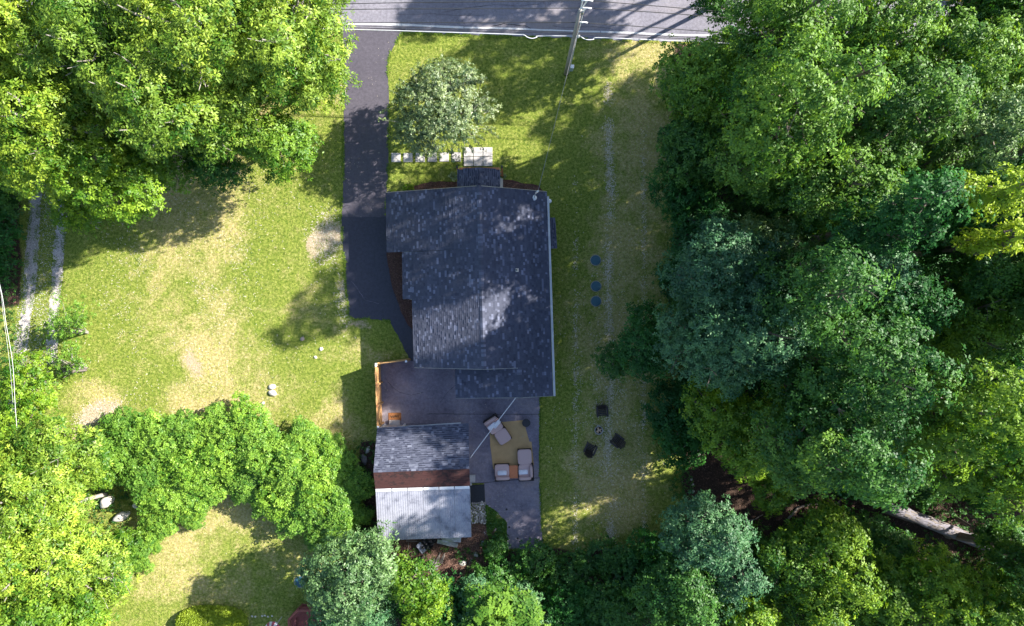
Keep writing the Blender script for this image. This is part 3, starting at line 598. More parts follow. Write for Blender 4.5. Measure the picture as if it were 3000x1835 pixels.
T = [
 # px, py, r, top height, leaves, label   --- upper left group
 (80, 110, 220, 15, 'gold', 'bright yellow-green maple in the top left corner of the photo'),
 (330, 90, 190, 16, 'gold', 'yellow-green maple with pale bare twigs, second crown from the top left corner'),
 (585, 90, 215, 17, 'gold', 'broad yellow-green maple at the top edge, left of the driveway trees'),
 (850, 90, 190, 15, 'gold', 'yellow-green maple whose branch tips reach over the road beside the driveway mouth'),
 (910, 225, 95, 10, 'gold', 'small yellow-green crown hanging beside the upper driveway'),
 (500, 300, 175, 15, 'gold', 'yellow-green maple crown in the middle of the upper left grove'),
 (150, 380, 185, 14, 'gold', 'large yellow-green maple at the left edge above the gravel track'),
 (330, 520, 125, 11.5, 'lime', 'light green maple hanging over the upper left lawn beside the gravel track'),
 (690, 310, 125, 12, 'gold', 'yellow-green maple above the bare dirt patch of the upper lawn'),
 (815, 425, 82, 8.5, 'lime', 'small round light green tree at the lower right of the upper left grove'),
 (55, 470, 85, 10, 'lime', 'small light green crown over the top of the gravel track'),
 (460, 440, 110, 8, 'green', 'shaded green maple low inside the upper left grove'),
 (700, 190, 110, 9, 'green', 'darker green maple showing between the yellow-green crowns at the top'),
 (250, 250, 130, 9, 'green', 'darker green tree in the gap between the two largest left crowns'),
 (620, 470, 85, 5.5, 'mid', 'low mid green sapling crown over the bare dirt patch'),
 (220, 620, 62, 3.5, 'lime', 'small arching light green shrub at the right edge of the gravel track'),
 # lower left group
 (45, 1290, 100, 5.5, 'lime', 'pale lime shrub tree at the left edge below the gravel track'),
 (85, 1130, 90, 4, 'lime', 'spreading lime green shrub covering the end of the gravel track'),
 (175, 1330, 115, 7, 'gold', 'bright lime tree above the pale boulders at lower left'),
 (70, 1450, 150, 9, 'gold', 'bright yellow-green tree at the left edge in the lower left grove'),
 (168, 1510, 85, 7, 'gold', 'bright yellow-green tree just left of the pale boulders'),
 (70, 1640, 155, 9.5, 'gold', 'large yellow-green tree in the lower left grove near the corner'),
 (232, 1680, 120, 7, 'gold', 'bright yellow-green crown bordering the lower left lawn'),
 (130, 1810, 150, 8.5, 'lime', 'lime green tree in the bottom left corner of the photo'),
 (372, 1590, 45, 2.2, 'lime', 'low lime shrub below the pale boulders'),
 (290, 1385, 42, 3, 'lime', 'small lime shrub just above the pale boulders'),
 (235, 1830, 80, 4.5, 'gold', 'small yellow-green shrub at the bottom edge beside the lower lawn'),
 # upper right group
 (2080, 235, 130, 13, 'green', 'leftmost maple of the upper right woods, overhanging the road edge'),
 (2300, 70, 165, 19, 'green', 'green maple at the top edge beside the road on the right'),
 (2110, -10, 58, 9.5, 'mid', 'dark green maple leaning over the road at the top edge'),
 (2325, 300, 172, 20.5, 'green', 'tallest dark green maple in the middle of the upper right woods'),
 (2550, 110, 150, 15.5, 'green', 'maple with pale sunlit top at the top edge of the right woods'),
 (2605, 330, 155, 17.5, 'green', 'big sunlit maple crown in the centre of the upper right woods'),
 (2770, 210, 118, 15.5, 'green', 'sunlit maple whose tip points right in the upper right woods'),
 (2450, 540, 150, 15.5, 'green', 'sunlit maple above the bare trunk in the right woods'),
 (2190, 475, 95, 14.5, 'green', 'shaded maple on the left side of the upper right woods'),
 (2060, 420, 110, 8.5, 'mid', 'dark mid green tree between the bright bush and the big maples'),
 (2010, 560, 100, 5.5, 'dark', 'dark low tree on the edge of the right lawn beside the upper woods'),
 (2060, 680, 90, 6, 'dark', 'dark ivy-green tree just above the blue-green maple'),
 (2030, 290, 85, 4.8, 'lime', 'small sunlit bright green bush on the corner of the front lawn'),
 (1975, 400, 45, 3, 'dark', 'small dark bush directly below the bright corner bush'),
 (2690, 500, 115, 12, 'green', 'fine-leaved green tree right of the sunlit maples in the upper woods'),
 (2850, 400, 100, 16, 'silver', 'silvery grey-green tree near the right edge of the upper woods'),
 (2930, 130, 130, 14.5, 'green', 'dark green tree in the top right corner of the photo'),
 (2925, 1575, 55, 6, 'mid', 'small mid green tree over the right end of the fallen trunk'),
 (2970, 20, 110, 14, 'green', 'green tree filling the very top right corner beside the road'),
 (2840, 10, 85, 13.5, 'mid', 'mid green tree at the top edge left of the top right corner'),
 (2940, 330, 100, 13, 'lime', 'bright green crown at the right edge below the top right corner'),
 (2965, 555, 60, 23, 'yellow', 'glowing yellow crown at the right edge of the photo'),
 (2980, 695, 50, 22, 'yellow', 'smaller glowing yellow crown at the right edge below the first one'),
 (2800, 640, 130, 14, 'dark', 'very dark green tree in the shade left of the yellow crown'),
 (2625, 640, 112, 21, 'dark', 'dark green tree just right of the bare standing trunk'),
 # middle right group
 (2130, 830, 165, 13.5, 'blue', 'blue-green maple with frosted top beside the right lawn'),
 (2070, 1010, 130, 13.5, 'blue', 'lower blue-green maple crown overhanging the right lawn'),
 (2210, 980, 120, 15, 'blue', 'blue-green maple crown on the inner side of its clump'),
 (2240, 745, 110, 12, 'silver', 'frosted pale green crown at the top of the blue-green clump'),
 (1905, 1010, 85, 7, 'dark', 'dark blue-green tree leaning furthest over the right lawn'),
 (1800, 1060, 46, 3.4, 'mid', 'small bright green bush at the tip of the woods on the right lawn'),
 (2370, 860, 130, 19, 'mid', 'glossy green ash tree right of the blue-green maples'),
 (2500, 790, 110, 15, 'blue', 'dim blue-green tree below the bare standing trunk'),
 (2530, 1070, 165, 18.5, 'mid', 'wide mid green maple in the middle of the right woods'),
 (2390, 1150, 105, 16, 'mid', 'mid green maple just left of the wide middle maple'),
 (2590, 900, 110, 15, 'dark', 'shaded tree above the wide middle maple'),
 (2860, 830, 120, 14, 'mid', 'shaded green tree at mid height near the right edge'),
 (2790, 950, 110, 14, 'lime', 'yellowish tree lit from above in the dark right woods'),
 (2950, 960, 90, 10, 'mid', 'mid green crown at the right edge halfway down the photo'),
 (2720, 1100, 90, 7, 'dark', 'dark willow-leaved tree beside the curved bare branch'),
 (2110, 1220, 90, 8.5, 'lime', 'yellow-green maple sticking out over the leaf litter by the lawn edge'),
 (2230, 1270, 110, 9.5, 'lime', 'yellow-green maple in the strip under the blue-green clump'),
 (2360, 1310, 120, 17, 'green', 'green maple in the strip above the brown forest floor'),
 (2200, 1352, 55, 8, 'lime', 'low yellow-green maple over the brown forest floor'),
 (2265, 1435, 50, 7, 'lime', 'small pale tipped maple at the lower end of the strip'),
 (2480, 1315, 150, 19, 'mid', 'mid green maple left of the fallen trunk'),
 (2600, 1375, 68, 13, 'green', 'green maple directly above the fallen trunk'),
 (2835, 1215, 165, 20, 'lime', 'big light green maple above the right end of the fallen trunk'),
 (2750, 1365, 80, 12, 'lime', 'light green maple bending over the fallen trunk'),
 (2965, 1410, 95, 14.5, 'lime', 'sunlit light green tree at the right edge beside the fallen trunk'),
 # bottom right group
 (2420, 1565, 80, 8.5, 'lime', 'yellow-green maple below the brown forest floor gap'),
 (2290, 1650, 92, 8, 'green', 'green maple in the lower woods right of the dark bluish tree'),
 (2420, 1670, 130, 9.5, 'lime', 'yellow-green maple in the middle of the lower right woods'),
 (2570, 1600, 75, 6, 'mid', 'shaded low tree under the left end of the fallen trunk'),
 (2590, 1730, 110, 9, 'lime', 'yellow-green maple at the bottom edge, left of the last pair'),
 (2740, 1720, 120, 10, 'lime', 'yellow-green maple at the bottom edge under the fallen trunk'),
 (2880, 1770, 100, 10.5, 'lime', 'light green tree in the bottom right corner of the photo'),
 (2985, 1640, 60, 11, 'green', 'green tree at the right edge just above the corner'),
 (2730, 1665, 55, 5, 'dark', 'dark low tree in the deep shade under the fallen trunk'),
 (2072, 1558, 112, 9.5, 'blue', 'dark bluish tree at the bottom end of the right lawn'),
 (2140, 1690, 85, 8, 'blue', 'smaller dark bluish tree below the first one'),
 (2000, 1770, 125, 8.5, 'mid', 'mid green maple at the bottom edge right of centre'),
 (2180, 1800, 90, 7.5, 'lime', 'yellow-green maple at the bottom edge between the green ones'),
 (2390, 1820, 100, 8, 'green', 'green maple at the bottom edge of the lower right woods'),
 (1860, 1680, 85, 3.5, 'mid', 'low mid green thicket tree just below the right lawn'),
 # bottom centre
 (1030, 1690, 125, 7.8, 'silver', 'grey-green oak with pale tips behind the white roofed shed'),
 (1100, 1625, 70, 7.5, 'silver', 'upper crown of pale tipped oak touching the shed corner'),
 (1040, 1800, 120, 5.2, 'blue', 'grey-green oak at the bottom edge beside the red play frame'),
 (1215, 1700, 72, 6, 'lime', 'lime green maple sapling behind the shed'),
 (1260, 1790, 70, 5.5, 'lime', 'lime green maple sapling at the bottom edge right of the oaks'),
 (1390, 1790, 85, 4.5, 'blue', 'dark bluish shrub at the bottom edge below the shed'),
 (1530, 1810, 90, 4.5, 'blue', 'dark bluish shrub at the bottom edge in the centre'),
 (1460, 1715, 70, 2.4, 'mid', 'low green shrub below the end of the patio'),
 (1570, 1665, 75, 2.2, 'mid', 'low green shrub at the end of the patio strip'),
 (1680, 1690, 75, 2.4, 'mid', 'low leafy shrub along the bottom of the right lawn'),
 (1770, 1640, 60, 1.8, 'mid', 'small leafy shrub bordering the bottom of the right lawn'),
 (1660, 1800, 100, 4.2, 'dark', 'dark shrub at the bottom edge right of the centre'),
 (1800, 1790, 90, 5, 'mid', 'green shrub tree at the bottom edge left of the mid green maple'),
 (1455, 1610, 34, 1.1, 'mid', 'small leafy plant on the left of the patio tail'),
]
for a in T:
    px, py, rp, zt, kd, lb = a; kw = {}
    if zt < 6: kw = dict(lobe=.6, L=.15, Wd=.09, twigs=5)
    if zt > 9: kw.update(L=.185, Wd=.095, dens=13.5, lobe=1.0)
    if kd in ('blue', 'silver'): kw.update(L=.175, Wd=.08, per=7)
    if kd == 'gold': kw.update(lobe=.95, L=.22, Wd=.085, per=7, dens=11.5, flat=.62)
    small = zt < 5
    tree(px, py, rp, zt, kd, lb, name='shrub' if small else 'tree', cat='shrub' if small else 'tree', bark='pale_bark' if kd == 'gold' else 'bark', twigs=kw.pop('twigs', 24 if kd == 'gold' else 16 if kd == 'green' else 9), **kw)

# woods continue beyond the edges of the photograph: these neighbours throw the long shadows
k = 0
OFF = [(2330, -700, 130, 15), (2600, -760, 130, 15), (2880, -230, 95, 17), (3150, 60, 170, 17), (3380, 330, 120, 16), (3200, 820, 170, 19), (3260, 1120, 110, 18), (3230, 1480, 150, 17), (3150, 1750, 150, 15), (2900, -600, 150, 17), (2640, -470, 75, 16), (2030, -620, 120, 14),
       (3300, -350, 190, 17), (3450, 600, 190, 21), (3450, 1000, 190, 21), (3450, 1350, 170, 16), (150, -140, 180, 14), (520, -150, 190, 14), (800, -130, 120, 13), (-170, 250, 160, 14), (-160, 1500, 150, 10), (2300, 2000, 170, 11), (2750, 1980, 170, 11), (1500, 1990, 130, 6), (1080, 2100, 120, 5)]
protos = []
for i, (px, py, rp, zt) in enumerate(OFF):
    if i in (0, 1, 5):
        t = tree(px, py, rp, zt, ('green' if i else 'lime'), 'tall green tree outside the frame, part of the surrounding woods', group='trees beyond the edges of the photo', dens=(12 if i == 5 else 6), L=.28, Wd=.17, seed=900 + i, fill=.2); protos.append((t, rp, zt))
    else:
        p0, r0, z0 = protos[min(2, len(protos) - 1) if px > 3000 or py > 1400 else i % 2]; t = copy_tree(p0); z = zt / z0; g = P(px, py, zt * .69); t.location = (g.x, g.y, 0)
        sc = rp * (CAMH - zt * .69) / (r0 * (CAMH - z0 * .69)); t.scale = (sc, sc, z); t.rotation_euler = (0, 0, i * 1.3)

# understorey saplings: low crowns half seen in the gaps of the woods
und = [tree(0, 0, 75, 3.2, kd, 'low sapling half hidden in the dark gaps between the woodland crowns', name='sapling', cat='sapling', group='saplings under the woodland trees', lobe=.6, dens=11, seed=950 + i, twigs=4) for i, kd in enumerate(('dark', 'mid', 'dark'))]
spots = []
r_ = random.Random(5)
for gx_, gy_ in [(x, y) for x in range(2000, 3080, 80) for y in range(150, 1800, 84)]:
    x, y = gx_ + r_.uniform(-32, 32), gy_ + r_.uniform(-32, 32)
    if 2150 < x < 2420 and 1180 < y < 1330 and r_.random() < .75: continue
    if 2550 < x < 2920 and 1430 < y < 1650: continue
    if 2000 < x < 2290 and 1200 < y < 1570: continue
    if x < 2130 and y < 640: continue
    if 2270 < x < 2600 and 1420 < y < 1510: continue
    if r_.random() < .45: continue
    spots.append((x, y))
spots += [(1290, 1745), (1150, 1700), (1780, 1750), (1900, 1600), (1930, 1700), (20, 620), (28, 720), (15, 800), (24, 560), (560, 250), (430, 330), (680, 330), (400, 220), (760, 250)]
for i, (x, y) in enumerate(spots):
    p0 = und[i % 3]; t = p0 if i < 3 else copy_tree(p0); g = P(x, y, 0); s = r_.uniform(.75, 1.25)
    t.location = (g.x, g.y, 0); t.rotation_euler = (0, 0, r_.uniform(0, 6.28)); t.scale = (s, s, s * r_.uniform(.7, 1.2))

# apple tree in front of the house: small glossy leaves, long loose shoots
def apple():
    r = np.random.default_rng(77); zc = 3.7; g = P(1292, 322, 4.0); s = (CAMH - 4.0) / CAMH / PPM
    t = thing('apple_tree', (g.x, g.y, 0), 'round grey-green apple tree on the front lawn beside the driveway', 'tree')
    p, n, ti, c, lr = crown_points(164 * s, 134 * s, 2.0, .62, 30, r, -.3, ragg=.22, fill=.45)
    ex = []
    shoots = MB()
    for k in range(70):
        a = r.uniform(0, 6.283); rad = np.array([math.cos(a) * 165 * s, math.sin(a) * 132 * s]) * r.uniform(.6, .92); z = r.uniform(-.5, 1.1)
        b = np.array([rad[0], rad[1], z]); d = nrm(np.array([math.cos(a) + r.normal(0, .4), math.sin(a) + r.normal(0, .4), r.uniform(-.1, .5)])); L = r.uniform(.4, 1.0)
        for q in np.linspace(.1, 1, 11): ex.append(b + d * L * q + r.normal(0, .04, 3))
        shoots.tube([b - d * .4 + (0, 0, zc), b + d * L * .9 + (0, 0, zc)], [.014, .004], 4, caps=False)
    ex = np.array(ex); p = np.concatenate([p, ex]); n = np.concatenate([n, nrm(r.normal(0, .6, ex.shape) + [0, 0, .8])]); ti = np.concatenate([ti, r.uniform(.4, .9, len(ex))])
    me = leaf_mesh('crown', p, n, ti, .105, .055, 7, r); me.materials.append(LEAF['apple']); share('crown', me, t, (0, 0, zc))
    share('trunk', limb_mesh(3.4, c, lr, 5, .16, zc, (0, 0), 'bark', 16), t, (0, 0, 0)); shoots.build('shoots', M['pale_bark'], t, local=True)
apple()

# thicket of big round-leaved shrubs, left of the shed
TH = [(360,1270,68,2.2),(330,1350,62,2.0),(450,1290,70,2.3),(430,1380,72,2.2),(540,1275,66,2.0),(545,1370,72,2.4),(630,1265,60,1.9),(650,1345,70,2.4),(720,1250,66,2.0),(760,1330,74,2.5),(500,1450,66,2.0),(445,1450,50,1.9),(600,1440,58,1.8),
      (850,1370,74,2.5),(820,1440,70,2.3),(930,1420,74,2.5),(900,1500,72,2.2),(990,1490,66,2.2),(980,1560,56,1.8),(720,1410,60,1.8),(460,1540,48,1.6),(395,1605,42,1.5),(350,1680,40,1.3),(560,1500,44,1.3),(1040,1430,48,1.7),(1020,1580,40,1.5),(400,1640,36,1.0),
      (880,1300,60,1.8),(960,1330,56,1.8),(1010,1370,44,1.5),(1065,1580,26,1.2),(1060,1510,28,1.4),(930,1575,40,1.6),(480,1540,34,1.0),(440,1590,30,.9),(780,1480,40,1.5)]
def th_mesh(seed, kind='sumac'):
    r = np.random.default_rng(seed); p, n, t, c, lr = crown_points(1.5, 1.5, 1.0, .42, 34, r, -.3, ragg=.5, fill=.35, flat=.9)
    me = leaf_mesh('foliage', p, n * .6 + np.array([0, 0, .5]), np.clip(t + .1, 0, 1), .13, .095, 5, r, .1, (-.1, .45)); me.materials.append(LEAF[kind])
    st = MB()
    for i in range(9):
        e = Vector(c[i]) + Vector((0, 0, 1.3)); st.tube([(e.x * .2, e.y * .2, 0), (e.x * .5, e.y * .5, e.z * .6), e], [.03, .022, .01], 4, caps=False)
    return me, st.mesh('stems', M['bark'])
TM = [th_mesh(40 + i) for i in range(4)]
for i, (px, py, rp, zt) in enumerate(TH):
    g = P(px, py, zt * .7); s = rp * (CAMH - zt * .7) / CAMH / PPM / 1.45
    t = thing('thicket_shrub', (g.x, g.y, 0), 'bright green round-leaved shrub in the thicket left of the shed', 'shrub', 'round-leaved shrubs of the thicket', r_.uniform(0, 6.28))
    m1, m2 = TM[i % 4]; a = share('foliage', m1, t, (0, 0, zt * .55), (0, 0, 0), (s, s, zt * .45)); share('stems', m2, t, (0, 0, 0), (0, 0, 0), (s, s, zt * .42))

# low ground cover along the wood edges
def cover(n, xr, yr, keep, seed, L, Wd, zr, kind, per=5):
    r = np.random.default_rng(seed); X = r.uniform(*xr, n); Y = r.uniform(*yr, n); k = keep(X, Y, r); X, Y = X[k], Y[k]
    pos = np.stack([(X - 1500) / PPM, (917.5 - Y) / PPM, r.uniform(*zr, len(X))], -1); nor = nrm(r.normal(0, .35, pos.shape) + [0, 0, 1])
    me = leaf_mesh('ground_cover', pos, nor, np.clip(r.normal(.45, .2, len(X)), 0, 1), L, Wd, per, r); me.materials.append(LEAF[kind]); o = bpy.data.objects.new('ground_cover', me); COL.objects.link(o); return o
def kc(X, Y, r):
    g = wob(X, Y, .035, 61) + .5 * wob(X, Y, .1, 62)
    a = ((Y > 1612 + 14 * g) & (X > 1360) & (X < 2000) & (g > -.12)) | ((X > 1960) & (X < 2650) & (Y > 140) & (g > .0)) | ((X < 56 + 18 * g) & (Y > 540) & (Y < 1160)) | ((X > 1040) & (X < 1105) & (Y > 1290) & (g > -.05)) | ((X > 1430) & (X < 1480) & (Y > 1520) & (Y < 1610) & (g > -.2)) | ((X > 1880) & (X < 1990) & (Y > 1560) & (g > -.1)) | ((X > 1960) & (X < 2010) & (Y > 1180) & (g > .12))
    a = a & ~((X > 2030) & (X < 2270) & (Y > 1290) & (Y < 1570)) & ~((X > 2270) & (Y > 1420) & (Y < 1520)); a = a | ((X > 2700) & (X < 2990) & (Y > 1400) & (Y < 1700) & (g > -.25) & (np.abs(Y - (1484 + (X - 2590) * .38)) > 22)); a = a | ((X < 440) & (Y > 1380) & (Y < 1700) & (g > -.5) & (X < 330 + (1700 - Y) * .3)); a = a | ((X > 1120) & (X < 1380) & (Y > 1600) & (g > .2))
    return a & ~pip(X, Y, PATIO) & ~pip(X, Y, SHED_G)
tag(cover(58000, (0, 3000), (140, 1850), kc, 8, .13, .08, (.05, .45), 'mid'), 'leafy green ground cover along the edges of the woods', 'ground cover', kind='stuff')
def kc2(X, Y, r): return (pip(X, Y, [(1422, 1478), (1455, 1500), (1484, 1531), (1482, 1608), (1440, 1600), (1428, 1560), (1424, 1520)])) & (wob(X, Y, .12, 71) > -.3)
tag(cover(9000, (1415, 1490), (1470, 1610), kc2, 9, .08, .04, (.01, .10), 'green'), 'short green weeds between the flagstones and the patio', 'weeds', kind='stuff')
def kc3(X, Y, r): return free(X, Y) & (r.uniform(0, 1, X.shape) < .55 * np.clip(wob(X, Y, .05, 81) + .1, 0, 1)) & (zones(X, Y)[2] < .3)
tag(cover(26000, (160, 1950), (100, 1840), kc3, 10, .055, .035, (.0, .03), 'green', 4), 'small broad-leaved weeds growing through the lawn', 'weeds', kind='stuff')

# clipped yew at the bottom, hostas by the porch, round evergreen in the bed
def dome(name, px, py, rx, ry, h, kind, label, n, L, Wd, seed, cat='shrub'):
    r = np.random.default_rng(seed); g = P(px, py, h * .6); s = (CAMH - h) / CAMH / PPM; t = thing(name, (g.x, g.y, 0), label, cat)
    u = nrm(r.normal(0, 1, (n, 3))); u[:, 2] = np.abs(u[:, 2]); e = np.sign(u) * np.abs(u) ** .75; lump = 1 + .05 * wob(u[:, 0] * 60, u[:, 1] * 60, .08, seed)[:, None]
    p = e * np.array([rx * s, ry * s, h * .9]) * lump * r.uniform(.93, 1.03, (n, 1)) ; me = leaf_mesh('foliage', p, nrm(u + r.normal(0, .55, u.shape)), np.clip(r.normal(.5, .2, n), 0, 1), L, Wd, 5, r, .1, (.2, 1.0)); me.materials.append(LEAF[kind])
    share('foliage', me, t, (0, 0, .05)); MB().tube([(0, 0, 0), (0, 0, h * .6)], [.08, .04], 6).build('stem', M['bark'], t, local=True); return t
dome('clipped_yew', 612, 1838, 102, 52, 1.1, 'yew', 'neatly clipped yellow-green oval yew at the bottom edge of the lower lawn', 7000, .10, .055, 21)
dome('evergreen_bush', 1196, 553, 15, 12, .5, 'lime', 'tiny round bright evergreen in the bed left of the porch', 260, .07, .04, 22)
for i, (px, py) in enumerate(((1328, 517), (1471, 516))):
    g = P(px, py, .2); t = thing('hosta', (g.x, g.y, 0), ('variegated hosta on the left side of the porch roof', 'variegated hosta on the right side of the porch roof')[i], 'plant')
    for k in range(38 if i == 0 else 26):
        a = R.uniform(0, 6.28); el = R.uniform(.15, 1.0); L = R.uniform(.22, .40); w = .07
        if k == 0:
            mb = MB(); mb.add([(0, 0, 0), (.5, -.22, .12), (1, 0, -.05), (.5, .22, .12), (.5, 0, .02)], [(0, 1, 4), (1, 2, 4), (2, 3, 4), (3, 0, 4)], .75); hm = mb.mesh('leaf', LEAF['hosta'])
        share('leaf', hm, t, (.03 * math.cos(a), .03 * math.sin(a), .05), (0, -el * .8, a), (L, L * .9, L))
print('leaves', NLEAF[0])
# ------------------------------------------------------------------ the house
def lerp(a, b, t): return a + (b - a) * t
class Plane:
    """roof plane falling away from a ridge; pt() finds the roof point seen at a pixel"""
    def __init__(s, r0, r1, zr, pitch): s.r0, s.r1, s.zr, s.p = P(*r0, zr), P(*r1, zr), zr, pitch
    def z_at(s, q):
        t = (q.y - s.r0.y) / (s.r1.y - s.r0.y); return s.zr - s.p * abs(q.x - (s.r0.x + (s.r1.x - s.r0.x) * t))
    def pt(s, px, py):
        z = s.zr
        for _ in range(12): q = P(px, py, z); z = s.z_at(q)
        return P(px, py, z)
def shingles(name, quad, mat, parent, seed, expo=.14, tab=(.11, .26), light=.13, lift=.014, band=0.0, rake=0.0):
    """quad = eave start, eave end, ridge end, ridge start. Every tab is a wedge with a raised butt edge."""
    A, B, Cc, D = quad; r = random.Random(seed); mb = MB(); up = (B - A).cross(D - A).normalized()
    if up.z < 0: up = -up
    n = max(1, round(((D - A).length + (Cc - B).length) / 2 / expo))
    for k in range(n):
        t0, t1 = k / n, min(1.0, (k + 1.12) / n); a0, b0, a1, b1 = lerp(A, D, t0), lerp(B, Cc, t0), lerp(A, D, t1), lerp(B, Cc, t1); L = (b0 - a0).length; s = 0.0
        while s < L - 1e-4:
            w = r.uniform(*tab) * (1 if r.random() > .12 else 1.7); e = min(L, s + w); u, v = s / L, e / L
            hi = lift * (1.7 if r.random() < .38 else r.uniform(.6, 1.0)); g = up * hi; b_ = up * .003
            p = [lerp(a0, b0, u), lerp(a0, b0, v), lerp(a1, b1, v), lerp(a1, b1, u)]
            ti = r.uniform(.62, .95) if r.random() < light else min(.58, max(0, r.gauss(.33, .11)))
            gap = .0
            if band and r.random() < .55:
                m0, m1 = lerp(p[0], p[3], .42), lerp(p[1], p[2], .42)
                mb.add([p[0] + g, p[1] + g, m1 + up * hi * .8, m0 + up * hi * .8], [(0, 1, 2, 3)], min(1, ti + .12)); mb.add([m0 + up * hi * .1, m1 + up * hi * .1, p[2] + b_, p[3] + b_], [(0, 1, 2, 3)], max(0, ti - band)); mb.add([m0 + up * hi * .8, m1 + up * hi * .8, m1 + up * hi * .1, m0 + up * hi * .1], [(0, 1, 2, 3)], ti)
            else: mb.add([p[0] + g, p[1] + g, p[2] + b_, p[3] + b_], [(0, 1, 2, 3)], ti)
            mb.add([p[0] - up * .01, p[1] - up * .01, p[1] + g, p[0] + g], [(0, 1, 2, 3)], max(0, ti - .2))
            mb.add([p[0] - up * .01, p[0] + g, p[3] + b_], [(0, 1, 2)], ti); mb.add([p[1] - up * .01, p[2] + b_, p[1] + g], [(0, 1, 2)], ti)
            s = e
    o = mb.build(name, mat, parent); tag(o, kind='stuff'); return o
def deck(quad, th=.10):
    A, B, Cc, D = quad; mb = MB(); dn = Vector((0, 0, -th)); e = Vector((0, 0, -.012)); v = [q + e for q in quad] + [q + dn for q in quad]
    mb.add(v, [(0, 1, 2, 3), (7, 6, 5, 4), (0, 4, 5, 1), (1, 5, 6, 2), (2, 6, 7, 3), (3, 7, 4, 0)]); return mb
def ridge_caps(parent, a, b, mat, fall, w=.15, step=.145, seed=1):
    """folded cap pieces, each one a part, lapping along a ridge"""
    mb = MB(); t = .016; mb.add([(-.01, -w, -fall * w + t * .3), (-.01, 0, t), (-.01, w, -fall * w + t * .3), (.18, -w, -fall * w + t * 1.3), (.18, 0, t * 2), (.18, w, -fall * w + t * 1.3), (.18, -w, -fall * w - .01), (.18, w, -fall * w - .01), (.18, 0, 0)],
        [(0, 3, 4, 1), (1, 4, 5, 2), (3, 6, 8, 4), (4, 8, 7, 5)]); meshes = []
    for i in range(5):
        mb.t = [(.25, .38, .5, .62, .8)[i]] * 4; meshes.append(mb.mesh('ridge_cap', mat))
    d = b - a; n = int(d.length / step); rz = math.atan2(d.y, d.x); ry = -math.asin(d.z / d.length); r = random.Random(seed); base = Vector(parent.location)
    for k in range(n):
        share('ridge_cap', r.choice(meshes), parent, a + d * (k / n) - base + Vector((0, 0, .014)), (0, ry, rz))

hb = P(1400, 830, 0)
house = thing('house', (hb.x, hb.y, 0), 'single storey house with a dark blue-grey shingled gable roof in the middle of the plot', 'house')
RZ = 4.6; PL = Plane((1403, 545), (1418, 1082), RZ, .42)
r0, r1 = PL.r0, PL.r1
def on_ridge(py):
    y = P(1410, py, RZ).y; t = (y - r0.y) / (r1.y - r0.y); return r0.lerp(r1, t)
W1 = (PL.pt(1130, 565), PL.pt(1133.5, 740)); W2 = (PL.pt(1178, 742), PL.pt(1180, 877)); W3 = (PL.pt(1207, 877), PL.pt(1213, 1077))
def at_y(y): t = (y - r0.y) / (r1.y - r0.y); return r0.lerp(r1, t)
def wq(e0, e1): return (e0, e1, at_y(e1.y) if e1 is not W3[1] else r1, at_y(e0.y) if e0 is not W1[0] else r0)
W1q = (W1[0], W1[1], at_y(W1[1].y), r0); W2q = (W2[0], W2[1], at_y(W2[1].y), at_y(W1[1].y)); W2q = (PL.pt(1178, 740), W2[1], at_y(W2[1].y), at_y(W1[1].y)); W3q = (PL.pt(1207, 877), W3[1], r1, at_y(W2[1].y))
EN, ES1, ES2 = PL.pt(1602, 562), PL.pt(1617, 1078), PL.pt(1620, 1160)
MN, MS = PL.pt(1502, 553), PL.pt(1517, 1078)
E1q = (MS, MN, r0, r1); E2q = (ES1, EN, MN, MS)
# rear extension: its own low ridge on the same east slope
xr_n, xr_s = PL.pt(1521, 1078), PL.pt(1526, 1165); PLX = Plane((1521, 1078), (1526, 1165), xr_n.z, .25); PLX.r0, PLX.r1 = xr_n, xr_s
XW_n, XW_s = PLX.pt(1333, 1074), PLX.pt(1335, 1167); X1q = (XW_n, XW_s, xr_s, xr_n); X2q = (ES2, ES1, xr_n, xr_s)
for i, (nm, q) in enumerate((('roof', W1q), ('roof', W2q), ('roof', W3q), ('roof', E1q), ('roof', E2q), ('roof', X1q), ('roof', X2q))):
    rf = deck(q).build(nm, simple('roof_deck', (.10, .10, .12)) if i == 0 else bpy.data.materials['roof_deck'], house)
    shingles('shingles', q, M['shingle'], rf, 20 + i)
ridge_caps(house, r1, r0, M['shingle'], .42, seed=3); ridge_caps(house, xr_s, xr_n, M['shingle'], .30, seed=4)
# rake trim
for a, b in ((W1[0], r0), (EN, r0), (W3[1], r1), (MS, r1), (XW_s, xr_s), (ES2, xr_s)):
    MB().tube([a + Vector((0, 0, -.04)), b + Vector((0, 0, -.04))], .035, 4).build('rake_trim', M['grey_metal'], house)
